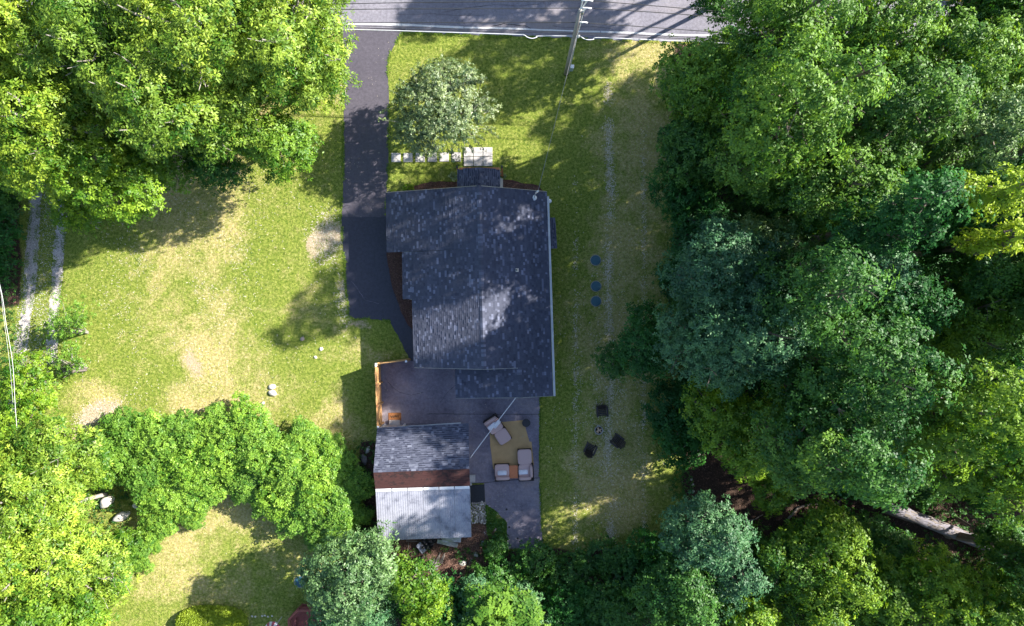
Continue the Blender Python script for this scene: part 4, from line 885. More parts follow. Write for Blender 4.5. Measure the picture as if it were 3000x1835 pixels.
# walls under the roof
def inset_wall(pts, z1, name='wall', mat=M['siding'], parent=house):
    m = MB(); m.prism([(p.x, p.y) for p in pts], 0.02, z1); return m.build(name, mat, parent)
s_ = .32
wx0 = W1[0].x + s_; wy0 = W1[0].y - s_; ex = EN.x - s_; sy = r1.y + s_
foot = [(wx0, wy0), (ex, wy0), (ES1.x - s_, sy), (W3[1].x + s_, sy), (W3[0].x + s_, W3[0].y), (W2[1].x + s_, W2[1].y), (W2[0].x + s_, W1[1].y + .05), (wx0, W1[1].y + s_)]
inset_wall([Vector((*p, 0)) for p in foot], 1.85)
inset_wall([Vector(p + (0,)) for p in ((XW_n.x + s_, sy - .003), (ES1.x - s_, sy - .003), (ES2.x - s_, ES2.y + s_), (XW_s.x + s_, ES2.y + s_))], 2.2)
for y, sgn in ((wy0, 1), (sy, -1)):
    t = (y - r0.y) / (r1.y - r0.y); rr_ = r0.lerp(r1, t); m = MB(); xw = wx0 if sgn > 0 else W3[1].x + s_; z = lambda x: RZ - .42 * abs(x - rr_.x) - .13
    m.add([(xw, y, 1.853), (ex, y, 1.853), (ex, y, z(ex)), (rr_.x, y, z(rr_.x)), (xw, y, z(xw)), (xw, y - sgn * .12, 1.853), (ex, y - sgn * .12, 1.853), (ex, y - sgn * .12, z(ex)), (rr_.x, y - sgn * .12, z(rr_.x)), (xw, y - sgn * .12, z(xw))],
          [(0, 1, 2, 3, 4), (9, 8, 7, 6, 5), (0, 5, 6, 1), (1, 6, 7, 2), (2, 7, 8, 3), (3, 8, 9, 4), (4, 9, 5, 0)]); m.build('gable', M['siding'], house)
m = MB(); m.box((ex - .06, (wy0 + sy) / 2, 2.2), (.12, abs(wy0 - sy) - .3, .69)); m.build('upper_wall', M['siding'], house)
glass = simple('window_glass', (.05, .06, .08), (.03, .04, .05), 2, .08, 0)
def window(cx, cy, cz, w, h, axis, sgn):
    f = MB(); tk = .05; d = Vector((0, sgn, 0)) if axis == 'y' else Vector((sgn, 0, 0)); u = Vector((1, 0, 0)) if axis == 'y' else Vector((0, 1, 0)); c = Vector((cx, cy, cz)) + d * .03
    def bar(o, su, sz): s = Vector((0, 0, sz)) + u * su + Vector((abs(d.x), abs(d.y), 0)) * tk; f.box(c + o, (max(s.x, .01), max(s.y, .01), s.z))
    bar(u * (w / 2), .07, h); bar(u * (-w / 2), .07, h); bar(Vector((0, 0, h / 2)), w + .07, .07); bar(Vector((0, 0, -h / 2)), w + .07, .07); bar(Vector((0, 0, 0)), w - .07, .04)
    fr = f.build('window', M['white_metal'], house); g = MB(); s = u * (w - .08) + Vector((0, 0, h - .08)) + Vector((abs(d.x), abs(d.y), 0)) * .02; g.box(c, (s.x, s.y, s.z)); g.build('pane', glass, fr)
for x in (wx0 + 1.6, wx0 + 3.3, ex - 1.8): window(x, wy0, 1.25, 1.0, 1.0, 'y', 1)
for y in (wy0 - 4.5, wy0 - 8.0, wy0 - 10.0): window(ex, y, 1.35, 1.0, .9, 'x', 1)
for x in (W3[1].x + 1.2,): window(x, sy, 1.3, 1.1, .95, 'y', -1)
window(wx0, wy0 - 2.2, 1.25, 1.0, .9, 'x', -1)
# door behind the porch
pc = P(1402, 520, 0); dr = MB().box((pc.x, wy0 + .03, 1.05), (.95, .08, 2.05)).build('door', simple('front_door_paint', (.16, .05, .04)), house, bevel=.01)
MB().lathe((pc.x + .36, wy0 + .10, 1.0), [(.03, -.03), (.035, 0), (.03, .03)], 10).build('handle', M['grey_metal'], dr)
# porch roof with its cedar beam and posts
PP = Plane((1403.5, 491), (1404.5, 549), 3.35, .38)
pn, ps = PP.r0, P(1404.5, 551, 3.35); w0, w1, e0, e1 = PP.pt(1340, 495), PP.pt(1340, 553), PP.pt(1465, 496), PP.pt(1465, 553)
for i, q in enumerate(((w0, w1, ps, pn), (e1, e0, pn, ps))):
    rf = deck(q).build('porch_roof', bpy.data.materials['roof_deck'], house); shingles('shingles', q, M['shed_shingle'], rf, 60 + i, tab=(.10, .20), light=.06, lift=.018, band=.35)
mb = MB(); mb.box((pn.x, pn.y + .02, 2.88), (2.55, .14, .16)); mb.build('porch_beam', M['cedar_dark'], house)
for sx in (-1, 1):
    mb = MB(); x = pn.x + sx * 1.42; y = pn.y + .10; mb.tube([(x, y, 0.05), (x, y, 2.80)], .06, 4); po = mb.build('porch_post', M['cedar_dark'], house)
    MB().box((x, y + .05, 2.84), (.10, .16, .12)).build('post_bracket', M['black_plastic'], po)
mb = MB(); mb.box((pn.x, (pn.y + wy0) / 2 - .02, .14), (2.9, abs(pn.y - wy0) - .1, .24)); mb.build('porch_floor', M['concrete'], house, bevel=.02)
mb = MB(); mb.box((pn.x, pn.y + .28, .09), (2.7, .30, .16)); mb.build('porch_step', M['cedar_dark'], house, bevel=.01)
# gutter along the east eave, in sections with straps
ga, gb = PL.pt(1603, 575), PL.pt(1622, 1161); off = Vector((.05, 0, -.03)); d = gb - ga
for side, w in ((-1, .012), (1, .016)):
    mb = MB(); o1 = Vector((side * .052, 0, .02)); mb.tube([ga + off + o1, gb + off + o1], w, 4); mb.build('gutter_lip', M['white_metal'], house)
mb = MB(); a, b = ga + off, gb + off; hw = .055
mb.add([a + Vector((-hw, 0, 0)), a + Vector((-hw * .8, 0, -.09)), a + Vector((hw * .8, 0, -.09)), a + Vector((hw, 0, 0)), b + Vector((-hw, 0, 0)), b + Vector((-hw * .8, 0, -.09)), b + Vector((hw * .8, 0, -.09)), b + Vector((hw, 0, 0))],
       [(0, 1, 5, 4), (1, 2, 6, 5), (2, 3, 7, 6), (0, 3, 2, 1), (4, 5, 6, 7)]); mb.build('gutter', M['white_metal'], house)
for k in range(13):
    c = a.lerp(b, (k + .15) / 13); MB().box(c + Vector((0, 0, .022)), (.12, .03, .012)).build('gutter_strap', M['white_metal'], house)
mb = MB(); c = a + Vector((0.02, -.06, 0)); mb.tube([c + Vector((0, 0, -.08)), c + Vector((-.2, 0, -.5)), c + Vector((-.28, 0, -2.6))], .04, 6); mb.build('downspout', M['white_metal'], house)
# satellite/vent cover beside the gutter
mb = MB(); mb.lathe(PL.pt(1606, 589) + Vector((.10, 0, -.15)), [(.0, .0), (.13, .02), (.13, .06), (.05, .12)], 14); mb.build('eave_light', M['white_metal'], house, smooth=True)
# vent pipe with its flashing
q = PL.pt(1513, 792); mb = MB(); mb.box(q + Vector((.04, 0, .01)), (.20, .22, .012), 0, .5, Matrix.Rotation(math.atan(.42), 3, 'Y')); fl = mb.build('vent_flashing', M['grey_metal'], house)
mb = MB(); mb.tube([q + Vector((0, 0, -.02)), q + Vector((0, 0, .10)), q + Vector((0, 0, .32))], [.085, .06, .055], 12, caps=False); mb.build('vent_pipe', M['white_metal'], fl, smooth=True)
# side roof over the bulkhead on the east wall
b0, b1, b2, b3 = P(1626, 638, 2.0), P(1632, 728, 2.0), P(1604, 729, 2.3), P(1600, 638, 2.3)
rf = deck((b1, b0, b3, b2)).build('side_roof', bpy.data.materials['roof_deck'], house); shingles('shingles', (b1, b0, b3, b2), M['shed_shingle'], rf, 70, tab=(.10, .20), light=.06, lift=.018, band=.35)
mb = MB(); mb.prism([(b3.x - .3, b3.y - .2), (b0.x - .15, b0.y - .2), (b1.x - .15, b1.y + .2), (b2.x - .3, b2.y + .2)], 0.02, 1.93); mb.build('side_entry', M['siding'], house)

# service mast at the corner of the roof
q = PL.pt(1565, 580); sm = thing('service_mast', (q.x, q.y, q.z), 'white electric service mast with weatherhead on the roof corner nearest the utility pole', 'mast')
mb = MB(); mb.tube([q + Vector((0, 0, -.2)), q + Vector((0.02, 0, 1.15)), q + Vector((0.05, .05, 1.3)), q + Vector((.12, .12, 1.32))], [.035, .035, .045, .05], 8); mb.build('mast_pipe', M['grey_metal'], sm, smooth=True)
mb = MB(); mb.lathe(q + Vector((0, 0, .0)), [(.17, 0), (.17, .02), (.10, .05), (.05, .09)], 16); mb.build('roof_boot', M['white_metal'], sm, smooth=True)
mb = MB(); mb.tube([q + Vector((.13, .13, 1.34)), q + Vector((.22, .22, 1.30))], [.06, .045], 8); mb.build('weatherhead', M['white_metal'], sm, smooth=True)
mast_top = q + Vector((.2, .2, 1.3))

# ------------------------------------------------------------------ the shed
sb = P(1238, 1420, 0); shed = thing('shed', (sb.x, sb.y, 0), 'long shed with grey shingles, a rusty red strip and a white metal lean-to roof', 'shed')
ZN, ZR_, ZB, ZS = 2.6, 4.0, 3.2, 2.4
n0, n1 = P(1105, 1254, ZN), P(1373, 1241, ZN); q0, q1 = P(1094, 1385, ZR_), P(1375, 1374, ZR_); br0, br1 = P(1100, 1437, ZB), P(1377, 1428, ZB); s0, s1 = P(1108, 1584, ZS), P(1381, 1574, ZS)
rf = deck((n1, n0, q0, q1)).build('roof', bpy.data.materials['roof_deck'], shed); shingles('shingles', (n1, n0, q0, q1), M['shed_shingle'], rf, 81, expo=.135, tab=(.13, .24), light=.10, lift=.020, band=.34)
rf = deck((br0, br1, q1, q0), .06).build('rusty_roof', M['rust'], shed)
mb = MB()                                               # ribs of the rusty strip
for k in range(9):
    t = (k + .5) / 9; a, b = lerp(br0, q0, t), lerp(br1, q1, t); mb.tube([a, b], .007, 4)
tag(mb.build('rib', M['rust'], rf), kind='stuff')
# six sheets of white metal, each with its own ribs
cuts = [0, .175, .34, .505, .672, .835, 1.0]; upv = (br1 - s1).cross(s0 - s1).normalized(); upv = upv if upv.z > 0 else -upv
for i in range(6):
    a, b = cuts[i] + .001, cuts[i + 1] - .001; l0, l1, h0, h1 = lerp(s0, s1, a), lerp(s0, s1, b), lerp(br0, br1, a), lerp(br0, br1, b); dz = upv * (.004 * (i % 2)); mb = MB()
    nr = 7; prof = []
    for k in range(nr):
        for f, hgt in ((.0, 0), (.84, 0), (.88, .014), (.92, .014), (.96, 0)): prof.append(((k + f) / nr, hgt))
    prof.append((1.0, 0)); vs = []
    for f, hgt in prof: vs += [lerp(l0, l1, f) + upv * hgt + dz, lerp(h0, h1, f) + upv * hgt + dz]
    mb.add(vs, [(2 * k, 2 * k + 2, 2 * k + 3, 2 * k + 1) for k in range(len(prof) - 1)]); mb.build('metal_sheet', M['roof_metal'], shed)
deck((s0 - upv * .01, s1 - upv * .01, br1 - upv * .01, br0 - upv * .01), .08).build('lean_to_deck', M['shed_wall'], shed)
for i in range(6):
    a, b = cuts[i] + .004, cuts[i + 1] - .004; up_ = Vector((0, .10, .075)); dn_ = Vector((0, -.09, .03)); l, h = lerp(br0, br1, a), lerp(br0, br1, b); mb = MB(); jl = R.uniform(-.012, .012)
    mb.add([l + dn_, h + dn_, h + Vector((0, 0, .055 + jl)), l + Vector((0, 0, .055)), l + up_, h + up_], [(0, 1, 2, 3), (3, 2, 5, 4)]); mb.build('ridge_flashing', M['white_metal'], shed)
# walls
wx_0, wx_1 = (n0.x + q0.x) / 2 + .22, n1.x - .22; wyn, wys = n0.y - .28, s0.y + .25
ins = lambda x, y: (x, y)
mb = MB(); pr = [(wyn + 0.0, 0.02), (wyn, 2.42), (q0.y + .1, 3.62), (br0.y + .15, 2.88), (wys, 2.18), (wys, .02)]
vs = [(wx_0, y, z) for y, z in pr] + [(wx_1, y, z) for y, z in pr]; mb.add(vs, [tuple(range(6)), tuple(range(6, 12))[::-1]] + [(i, 6 + i, 6 + (i + 1) % 6, (i + 1) % 6) for i in range(6)]); mb.build('wall', M['shed_wall'], shed)
# north door, frame and slab
dc = P(1158, 1247, 0); yy = wyn + .02
dr = MB().box((dc.x, yy + .02, 1.05), (1.15, .05, 2.0)).build('door', M['concrete'], shed); MB().lathe((dc.x + .45, yy + .08, 1.0), [(.03, -.03), (.035, 0), (.03, .03)], 8).build('handle', M['grey_metal'], dr)
mb = MB(); mb.box((dc.x - .66, yy + .05, 1.15), (.12, .12, 2.3)); mb.box((dc.x + .66, yy + .05, 1.15), (.12, .12, 2.3)); mb.box((dc.x, yy + .05, 2.36), (1.5, .14, .12)); mb.build('door_frame', M['white_metal'], shed)
fa, fb = n0 + Vector((.9, .03, -.05)), n1 + Vector((-.5, .03, -.05)); MB().box((fa + fb) / 2, ((fb - fa).length, .05, .10), math.atan2((fb - fa).y, (fb - fa).x)).build('fascia', M['grey_metal'], shed)

# ------------------------------------------------------------------ wooden fence at the patio
cr = P(1098, 1067, 1.83); fe = P(1104, 1251, 1.83); ft = P(1190, 1055, 1.83)
fb_ = (cr.x, cr.y, 0); fence = thing('fence', fb_, 'new orange cedar privacy fence round the left corner of the patio', 'fence')
pk = MB().add([(-.066, -.009, 0), (.066, -.009, 0), (.066, .009, 0), (-.066, .009, 0), (-.066, -.009, 1.75), (-.04, -.009, 1.80), (.04, -.009, 1.80), (.066, -.009, 1.75), (-.066, .009, 1.75), (-.04, .009, 1.80), (.04, .009, 1.80), (.066, .009, 1.75)],
   [(0, 1, 7, 6, 5, 4), (3, 8, 9, 10, 11, 2), (0, 4, 8, 3), (1, 2, 11, 7), (4, 5, 9, 8), (5, 6, 10, 9), (6, 7, 11, 10)])
pms = []
for t in (.25, .45, .6, .8): pk.t = [t] * 7; pms.append(pk.mesh('picket', M['cedar']))
def run(a, b, inner, posts):
    d = Vector((b.x - a.x, b.y - a.y, 0)); L = d.length; u = d / L; n = int(L / .14); rz = math.atan2(u.y, u.x)
    for k in range(n):
        p = a + u * ((k + .5) * L / n); share('picket', R.choice(pms), fence, Vector((p.x, p.y, R.uniform(0, .02))) - Vector(fb_), (R.uniform(-.008, .008), 0, rz + R.uniform(-.01, .01)))
    for z in (.35, 1.0, 1.6):
        c = a + u * (L / 2) + inner * .035; MB().box((c.x, c.y, z), (L, .05, .09), rz).build('rail', M['cedar'], fence)
    for k in range(posts + 1):
        p = a + u * (L * k / posts) + inner * .09; po = MB().box((p.x, p.y, .92), (.10, .10, 1.84), rz).build('post', M['cedar'], fence, bevel=.006)
        MB().box((p.x, p.y, 1.86), (.13, .13, .035), rz).build('post_cap', M['white_metal'] if k in (0, posts) else M['cedar_dark'], po)
run(cr, fe, Vector((1, 0, 0)), 3); run(cr + Vector((.08, 0, 0)), ft, Vector((0, -1, 0)), 1)
g0 = P(1113, 1243, 0)
# ------------------------------------------------------------------ front path and landing
pav = MB().box((0, 0, 0), (.61, .61, .06)).mesh('paver', M['concrete'], bevel=.008)
LB = ['nearest the driveway', 'second from the driveway', 'third from the driveway', 'fourth from the driveway, tip under apple leaves', 'fifth from the driveway, under the apple leaves', 'sixth from the driveway, beside the landing']
for i, (x, y) in enumerate(((1160, 462), (1195.5, 462), (1231, 462), (1266.5, 461.5), (1301.5, 460.5), (1337, 460))):
    o = bpy.data.objects.new('stepping_stone', pav); COL.objects.link(o); o.location = P(x, y, .03); o.location.z = .022; o.rotation_euler = (0, 0, R.uniform(-.02, .02)); tag(o, 'square grey concrete stepping stone ' + LB[i], 'stepping stone', 'stepping stones across the front lawn')
ld = thing('landing', P(1400, 457, 0), 'landing of six square concrete slabs in front of the porch', 'landing')
big = MB().box((0, 0, 0), (.612, .612, .07)).mesh('paver', M['concrete'], bevel=.006)
for i in range(3):
    for j in range(2):
        q = P(1372.5 + i * 28.4, 445.5 + j * 28.2, .05) - P(1400, 457, 0); share('paver', big, ld, (q.x, q.y, .05 + R.uniform(-.004, .004)), (0, 0, R.uniform(-.006, .006)))

# ------------------------------------------------------------------ rocks
def rock_mesh(name, seed, mat, sub=3, rough=.28, flat=.6, sharp=False):
    bm = bmesh.new(); bmesh.ops.create_icosphere(bm, subdivisions=sub, radius=.5); o = Vector((seed * 3.7, seed * 1.3, 0))
    for v in bm.verts:
        n = noise.noise(v.co * 2.2 + o) * rough + noise.noise(v.co * 6 + o) * rough * .3; v.co *= 1 + n
        if sharp: v.co.x = round(v.co.x * 5) / 5 * .5 + v.co.x * .5
        v.co.z *= flat
    me = bpy.data.meshes.new(name); bm.to_mesh(me); bm.free(); me.materials.append(mat)
    if not sharp: me.polygons.foreach_set('use_smooth', [True] * len(me.polygons))
    return me
def boulder(px, py, w, l, h, mat, label, rz=0, name='boulder', cat='boulder', seed=None, group=None, z=0):
    o = bpy.data.objects.new(name, rock_mesh(name, seed or int(px), mat)); COL.objects.link(o); s = 1 / PPM; q = P(px, py, h * .3); o.location = (q.x, q.y, z + h * .22); o.scale = (w * s, l * s, h / .6); o.rotation_euler = (0, 0, rz); return tag(o, label, cat, group)
boulder(797, 1134, 22, 17, .25, M['white_rock'], 'upper of two pale rocks touching on the left lawn', .3)
boulder(799, 1152, 24, 18, .3, M['white_rock'], 'lower and larger of two pale rocks touching on the left lawn', -.4)
boulder(770, 1181, 11, 9, .14, M['rock'], 'small grey stone left of the two pale lawn rocks', .2)
boulder(885, 993, 13, 12, .15, M['tan_stone'], 'small pinkish stone on the lawn below the rounded shadow', .2)
boulder(941, 1023, 12, 10, .15, M['white_rock'], 'small white stone on the lawn left of the fence corner', .5)
boulder(924, 1047, 8, 10, .12, M['white_rock'], 'tiny white stone just below the small white one', .9)
boulder(312, 1470, 44, 30, .85, M['white_rock'], 'largest sunlit pale boulder at the edge of the lower left grove', .7)
boulder(356, 1514, 50, 24, .7, M['white_rock'], 'long sunlit pale boulder below the largest one', .45)
boulder(401, 1481, 25, 18, .5, M['white_rock'], 'smallest sunlit pale boulder right of the largest one', -.5)
boulder(1046, 1388, 34, 30, .6, M['dark_rock'], 'dark weathered boulder in the thicket beside the shed', .2)
boulder(1067, 1347, 18, 32, .4, M['dark_rock'], 'dark narrow rock between the boulder and the shed', .3)
boulder(1078, 1318, 12, 22, .3, M['rock'], 'small grey pointed rock near the top left corner of the shed', -.4)
boulder(1416, 1594, 15, 20, .22, M['slate'], 'bluish upright flat stone in the wood chips behind the shed', .1)
boulder(1356, 1650, 24, 17, .25, M['rock'], 'round grey stone in the wood chips near the bottom shrubs', .1)
boulder(1394, 1625, 14, 18, .2, M['rock'], 'broken grey stone between the round one and the patio tail', .6)
def flag(px, py, w, l, mat, label, rz, seed, sq=False):
    r = random.Random(seed); n = 4 if sq else 7; pts = []
    for k in range(n):
        a = 6.283 * k / n + .785; rr = 1 if sq else r.uniform(.78, 1.12); pts.append((math.cos(a) * w * rr * (.707 if sq else .5) / PPM, math.sin(a) * l * rr * (.707 if sq else .5) / PPM))
    mb = MB(); mb.prism(pts, 0, .055); o = mb.build('flagstone', mat, None, (0, 0, 0), local=True, bevel=.008); q = P(px, py); o.location = (q.x, q.y, .015); o.rotation_euler = (0, 0, rz); tag(o, label, 'flagstone', 'flagstones in the weeds beside the shed')
flag(1434, 1501, 18, 17, M['red_stone'], 'reddish flagstone, topmost in the weeds beside the patio', .3, 1)
flag(1436, 1522, 24, 17, M['tan_stone'], 'broken brown flagstone just below the reddish one', .1, 2)
flag(1425, 1561, 14, 15, M['concrete'], 'square grey paver lying in the wood chips', -.06, 3, True)
flag(1446, 1552, 19, 15, M['tan_stone'], 'rounded tan flagstone right of the square grey paver', .5, 4)
flag(1466, 1547, 16, 18, M['dark_rock'], 'dark mossy flagstone beside the patio tail', .2, 5)
flag(1452, 1577, 22, 17, M['tan_stone'], 'lowest tan flagstone beside the patio tail', -.3, 6)
flag(1287, 1646, 9, 8, M['red_stone'], 'piece of red brick lying behind the shed', .4, 7, True)
o = MB().box((0, 0, .02), (.36, .07, .04)).build('wood_scrap', M['white_rock'], None, P(1424, 1533), local=True); o.rotation_euler = (0, 0, .14); tag(o, 'short pale board scrap below the cobbles', 'board')
# cobbles between shed and weeds
cb = thing('cobble_bed', P(1398, 1500, 0), 'bed of pale rounded cobbles between the white roof and the weeds', 'stone bed')
cms = []
for i in range(6):
    c = R.uniform(.30, .72); mt = simple('river_cobble', (c, c * .92, c * .83), (c * .6, c * .55, c * .5), 4, .8, .2); cms.append(rock_mesh('cobble', 30 + i, mt, 2, .22, .75))
CP = [(1376, 1474), (1421, 1470), (1423, 1500), (1426, 1530), (1412, 1533), (1380, 1532)]; pts = []; tries = 0
while tries < 5000 and len(pts) < 118:
    tries += 1; x, y = R.uniform(1374, 1426), R.uniform(1469, 1534)
    if not pip(np.array([x]), np.array([y]), CP)[0]: continue
    if all((x - a) ** 2 + (y - b) ** 2 > 5.0 ** 2 for a, b in pts): pts.append((x, y))
for x, y in pts:
    s = R.uniform(.12, .19); q = P(x, y) - P(1398, 1500); share('cobble', R.choice(cms), cb, (q.x, q.y, .05), (R.uniform(-.3, .3), R.uniform(-.3, .3), R.uniform(0, 6.28)), (s, s * R.uniform(.7, 1.1), s * .9))
# small white stones edging the grass at the bottom left
for i, (x, y) in enumerate(((717, 1809), (738, 1806), (748, 1807), (768, 1805), (776, 1804), (785, 1807), (797, 1805))):
    boulder(x, y, 6.5, 5, .09, M['white_rock'], 'small white edging stone in the row right of the clipped yew', R.uniform(0, 3), 'edging_stone', 'stone', 50 + i, 'white edging stones right of the clipped yew')
# stones along the edge of the patio weeds and of the woods
for i, (x, y) in enumerate(((1434, 1484), (1441, 1491), (1447, 1497), (1452, 1502), (1457, 1506))): boulder(x, y, 5.5, 4.5, .08, M['white_rock'], 'small pale stone in the row along the slanted patio edge', R.uniform(0, 3), 'edging_stone', 'stone', 60 + i, 'pale edging stones along the slanted patio edge')
for i, (x, y) in enumerate(((2046, 1300), (2044, 1318), (2048, 1332), (2026, 1405), (2030, 1420), (2032, 1440), (2034, 1462), (2012, 1210), (2030, 1240))): boulder(x, y, 8, 7, .13, M['rock'], 'small grey stone in the row between right lawn and woods', R.uniform(0, 3), 'edging_stone', 'stone', 70 + i, 'grey edging stones between the right lawn and the woods')

# ------------------------------------------------------------------ behind the shed: tarp, metal scraps, stump
def warp_sheet(corners, nx_, ny_, z0, amp, seed, freq=3.0):
    a, b, c, d = [P(*p, z0) for p in corners]; vs = []; 
    for j in range(ny_ + 1):
        for i in range(nx_ + 1):
            u, v = i / nx_, j / ny_; p = a.lerp(b, u).lerp(d.lerp(c, u), v); h = noise.noise(Vector((u * freq + seed, v * freq * 1.5, 0))) + .5 * noise.noise(Vector((u * freq * 3, v * freq * 3 + seed, 1))); p.z += amp * (h + .7); p.x += amp * .3 * noise.noise(Vector((v * 5, seed, u))); vs.append(p)
    m = MB(); m.add(vs, [(j * (nx_ + 1) + i, j * (nx_ + 1) + i + 1, (j + 1) * (nx_ + 1) + i + 1, (j + 1) * (nx_ + 1) + i) for j in range(ny_) for i in range(nx_)]); return m
tp = P(1255, 1600); tt = thing('tarp', (tp.x, tp.y, 0), 'crumpled black tarp with a bluish underside behind the white roofed shed', 'tarp')
warp_sheet(((1238, 1574), (1284, 1572), (1274, 1590), (1236, 1596)), 14, 10, .25, .30, 3, 4).build('tarp_fold', M['tarp'], tt, smooth=True)
warp_sheet(((1236, 1584), (1280, 1582), (1258, 1614), (1234, 1604)), 14, 12, .18, .28, 8, 3).build('tarp_fold', M['tarp'], tt, smooth=True)
warp_sheet(((1219, 1598), (1232, 1586), (1250, 1612), (1237, 1623)), 8, 8, .30, .10, 5, 2).build('underside', M['tarp_under'], tt, smooth=True)
m = warp_sheet(((1290, 1574), (1352, 1571), (1350, 1588), (1300, 1589)), 12, 5, .45, .10, 2, 2); tag(m.build('metal_scrap', M['grey_metal'], smooth=True), 'wide bent galvanised sheet sticking out under the white roof edge', 'metal sheet')
m = warp_sheet(((1284, 1583), (1303, 1588), (1343, 1596), (1341, 1604)), 8, 3, .22, .05, 6, 2); m = MB(); 
for i, (a, b) in enumerate(((( 1282, 1586), (1340, 1600)), ((1285, 1590), (1338, 1604)))): pass
pA, pB = P(1281, 1586, .3), P(1341, 1599, .12); dd = (pB - pA).normalized(); sd_ = Vector((-dd.y, dd.x, 0)); vs = []
for q in (pA, pA.lerp(pB, .5) + Vector((0, 0, .05)), pB): vs += [q + sd_ * .16 + Vector((0, 0, .07)), q + sd_ * .15, q - sd_ * .12, q - sd_ * .13 + Vector((0, 0, .06))]
m.add(vs, [(4 * k + i, 4 * k + i + 1, 4 * k + i + 5, 4 * k + i + 4) for k in range(2) for i in range(3)]); tag(m.build('gutter_scrap', M['grey_metal']), 'long bent gutter channel lying below the galvanised sheet', 'metal gutter')
st = P(1268, 1655); stump = thing('stump', (st.x, st.y, 0), 'old dark split stump with a pale broken core behind the shed', 'stump')
mb = MB(); prof = []
for k in range(9):
    a = 6.283 * k / 9; x, y = st.x + math.cos(a) * .25, st.y + math.sin(a) * .25; mb.tube([(x + math.cos(a) * .18, y + math.sin(a) * .18, 0), (x, y, .22), (st.x + math.cos(a) * .17, st.y + math.sin(a) * .17, R.uniform(.28, .5))], [.10, .085, .03], 6)
mb.build('rotten_wood', M['dark_rock'], stump); mb = MB()
for k in range(8):
    a = R.uniform(0, 6.28); x, y = st.x + math.cos(a) * .1, st.y + math.sin(a) * .1; mb.tube([(x, y, .05), (x + R.uniform(-.1, .1), y + R.uniform(-.1, .1), R.uniform(.3, .45))], [.05, .01], 5)
mb.build('pale_core', M['ash'], stump)
mb = MB(); c = P(1284, 1634)
for k in range(7): a = 1.15 + R.uniform(-.3, .3); s = R.uniform(-.12, .12); p0 = c + Vector((s * 2, R.uniform(-.4, -.2), .08)); mb.tube([p0, p0 + Vector((math.cos(a), math.sin(a), R.uniform(0, .1))) * R.uniform(.5, .9)], [.07, .035], 5)
tag(mb.build('rotten_log', M['old_wood']), 'grey rotten log pieces just above the split stump', 'log')
def stick(pts, r, label, name='stick', mat='old_wood', cat='stick', z=.08, group=None):
    q = [P(x, y, z + (.0 if i % 2 else .03)) for i, (x, y) in enumerate(pts)]; rr = [r * (1 - .6 * i / len(q)) for i in range(len(q))]; mb = MB(); mb.tube(q, rr, 6); o = mb.build(name, M[mat], smooth=True); return tag(o, label, cat, group)
stick(((1196, 1590), (1197, 1604), (1195, 1618)), .03, 'short upright stick in the chips left of the tarp')
stick(((1185, 1622), (1200, 1619), (1217, 1615)), .03, 'thin stick lying level below the tarp')
stick(((1190, 1585), (1215, 1586), (1235, 1589)), .035, 'long thin stick under the shed roof edge left of the tarp')
stick(((1322, 1640), (1330, 1635)), .03, 'tiny pale stick in the chips above the round grey stone', mat='split_wood')
stick(((1370, 1660), (1376, 1648), (1383, 1636)), .035, 'reddish stick between the round stone and the patio tail')
stick(((2310, 1520), (2338, 1488), (2370, 1478), (2420, 1479), (2455, 1474), (2470, 1455)), .09, 'long curved grey branch lying across the brown forest floor', 'fallen_branch', cat='branch')
stick(((2650, 1148), (2700, 1139), (2735, 1150), (2762, 1168)), .10, 'curved pale bare branch in the dark right woods', 'bare_branch', 'pale_bark', 'branch', 8.5)
stick(((2180, 1528), (2210, 1523), (2235, 1508)), .05, 'thin dead branch on the forest floor right of the bluish tree', cat='branch')
# big fallen trunk
def log(name, pts, rads, label, mat, sides=14):
    q = [P(x, y, z) for x, y, z in pts]; t = thing(name, (q[0].x, q[0].y, 0), label, 'tree'); r = random.Random(4)
    n = 26; P2, R2 = [], []
    for i in range(n + 1):
        f = i / n * (len(q) - 1); k = min(int(f), len(q) - 2); P2.append(q[k].lerp(q[k + 1], f - k) + Vector((0, r.uniform(-.02, .02), 0))); R2.append(lerp(rads[k], rads[k + 1], f - k) * r.uniform(.95, 1.05))
    mb = MB(); mb.tube(P2, R2, sides); 
    for i, v in enumerate(mb.v): mb.v[i] = tuple(Vector(v) + Vector((noise.noise(Vector(v) * 3), noise.noise(Vector(v) * 3 + Vector((5, 0, 0))), noise.noise(Vector(v) * 3 + Vector((0, 9, 0))))) * .07)
    mb.build('log', mat, t, smooth=True)
    mb = MB(); d = (q[-1] - q[0]).normalized(); s = Vector((-d.y, d.x, 0))          # long plates of loose bark
    for k in range(240):
        f = r.uniform(.01, .96); i = int(f * n); c = P2[i]; a = r.uniform(-1.3, 1.3); rad = R2[i] * 1.02; o = s * math.sin(a) * rad + Vector((0, 0, math.cos(a) * rad)); L = r.uniform(.15, .5); w = r.uniform(.02, .045); up = o.normalized(); tv = up.cross(d)
        p0 = c + o; mb.add([p0 - tv * w, p0 + tv * w, p0 + tv * w * .6 + d * L + up * .03, p0 - tv * w * .6 + d * L + up * .03], [(0, 1, 2, 3)], r.uniform(.2, .9))
    tag(mb.build('bark_plates', M['old_wood'], t), kind='stuff'); return t
M['grey_log'] = simple('silvery_old_trunk', (.27, .25, .28), (.12, .11, .13), 5, .9, .7, (1, 3, 3), bd=.05)
log('fallen_tree', ((2590, 1484, .9), (2700, 1522, .9), (2800, 1562, .8), (2880, 1594, .7), (2925, 1611, .6)), (.42, .40, .40, .38, .34), 'thick silvery grey fallen tree trunk lying in the shade of the right woods', M['grey_log'])
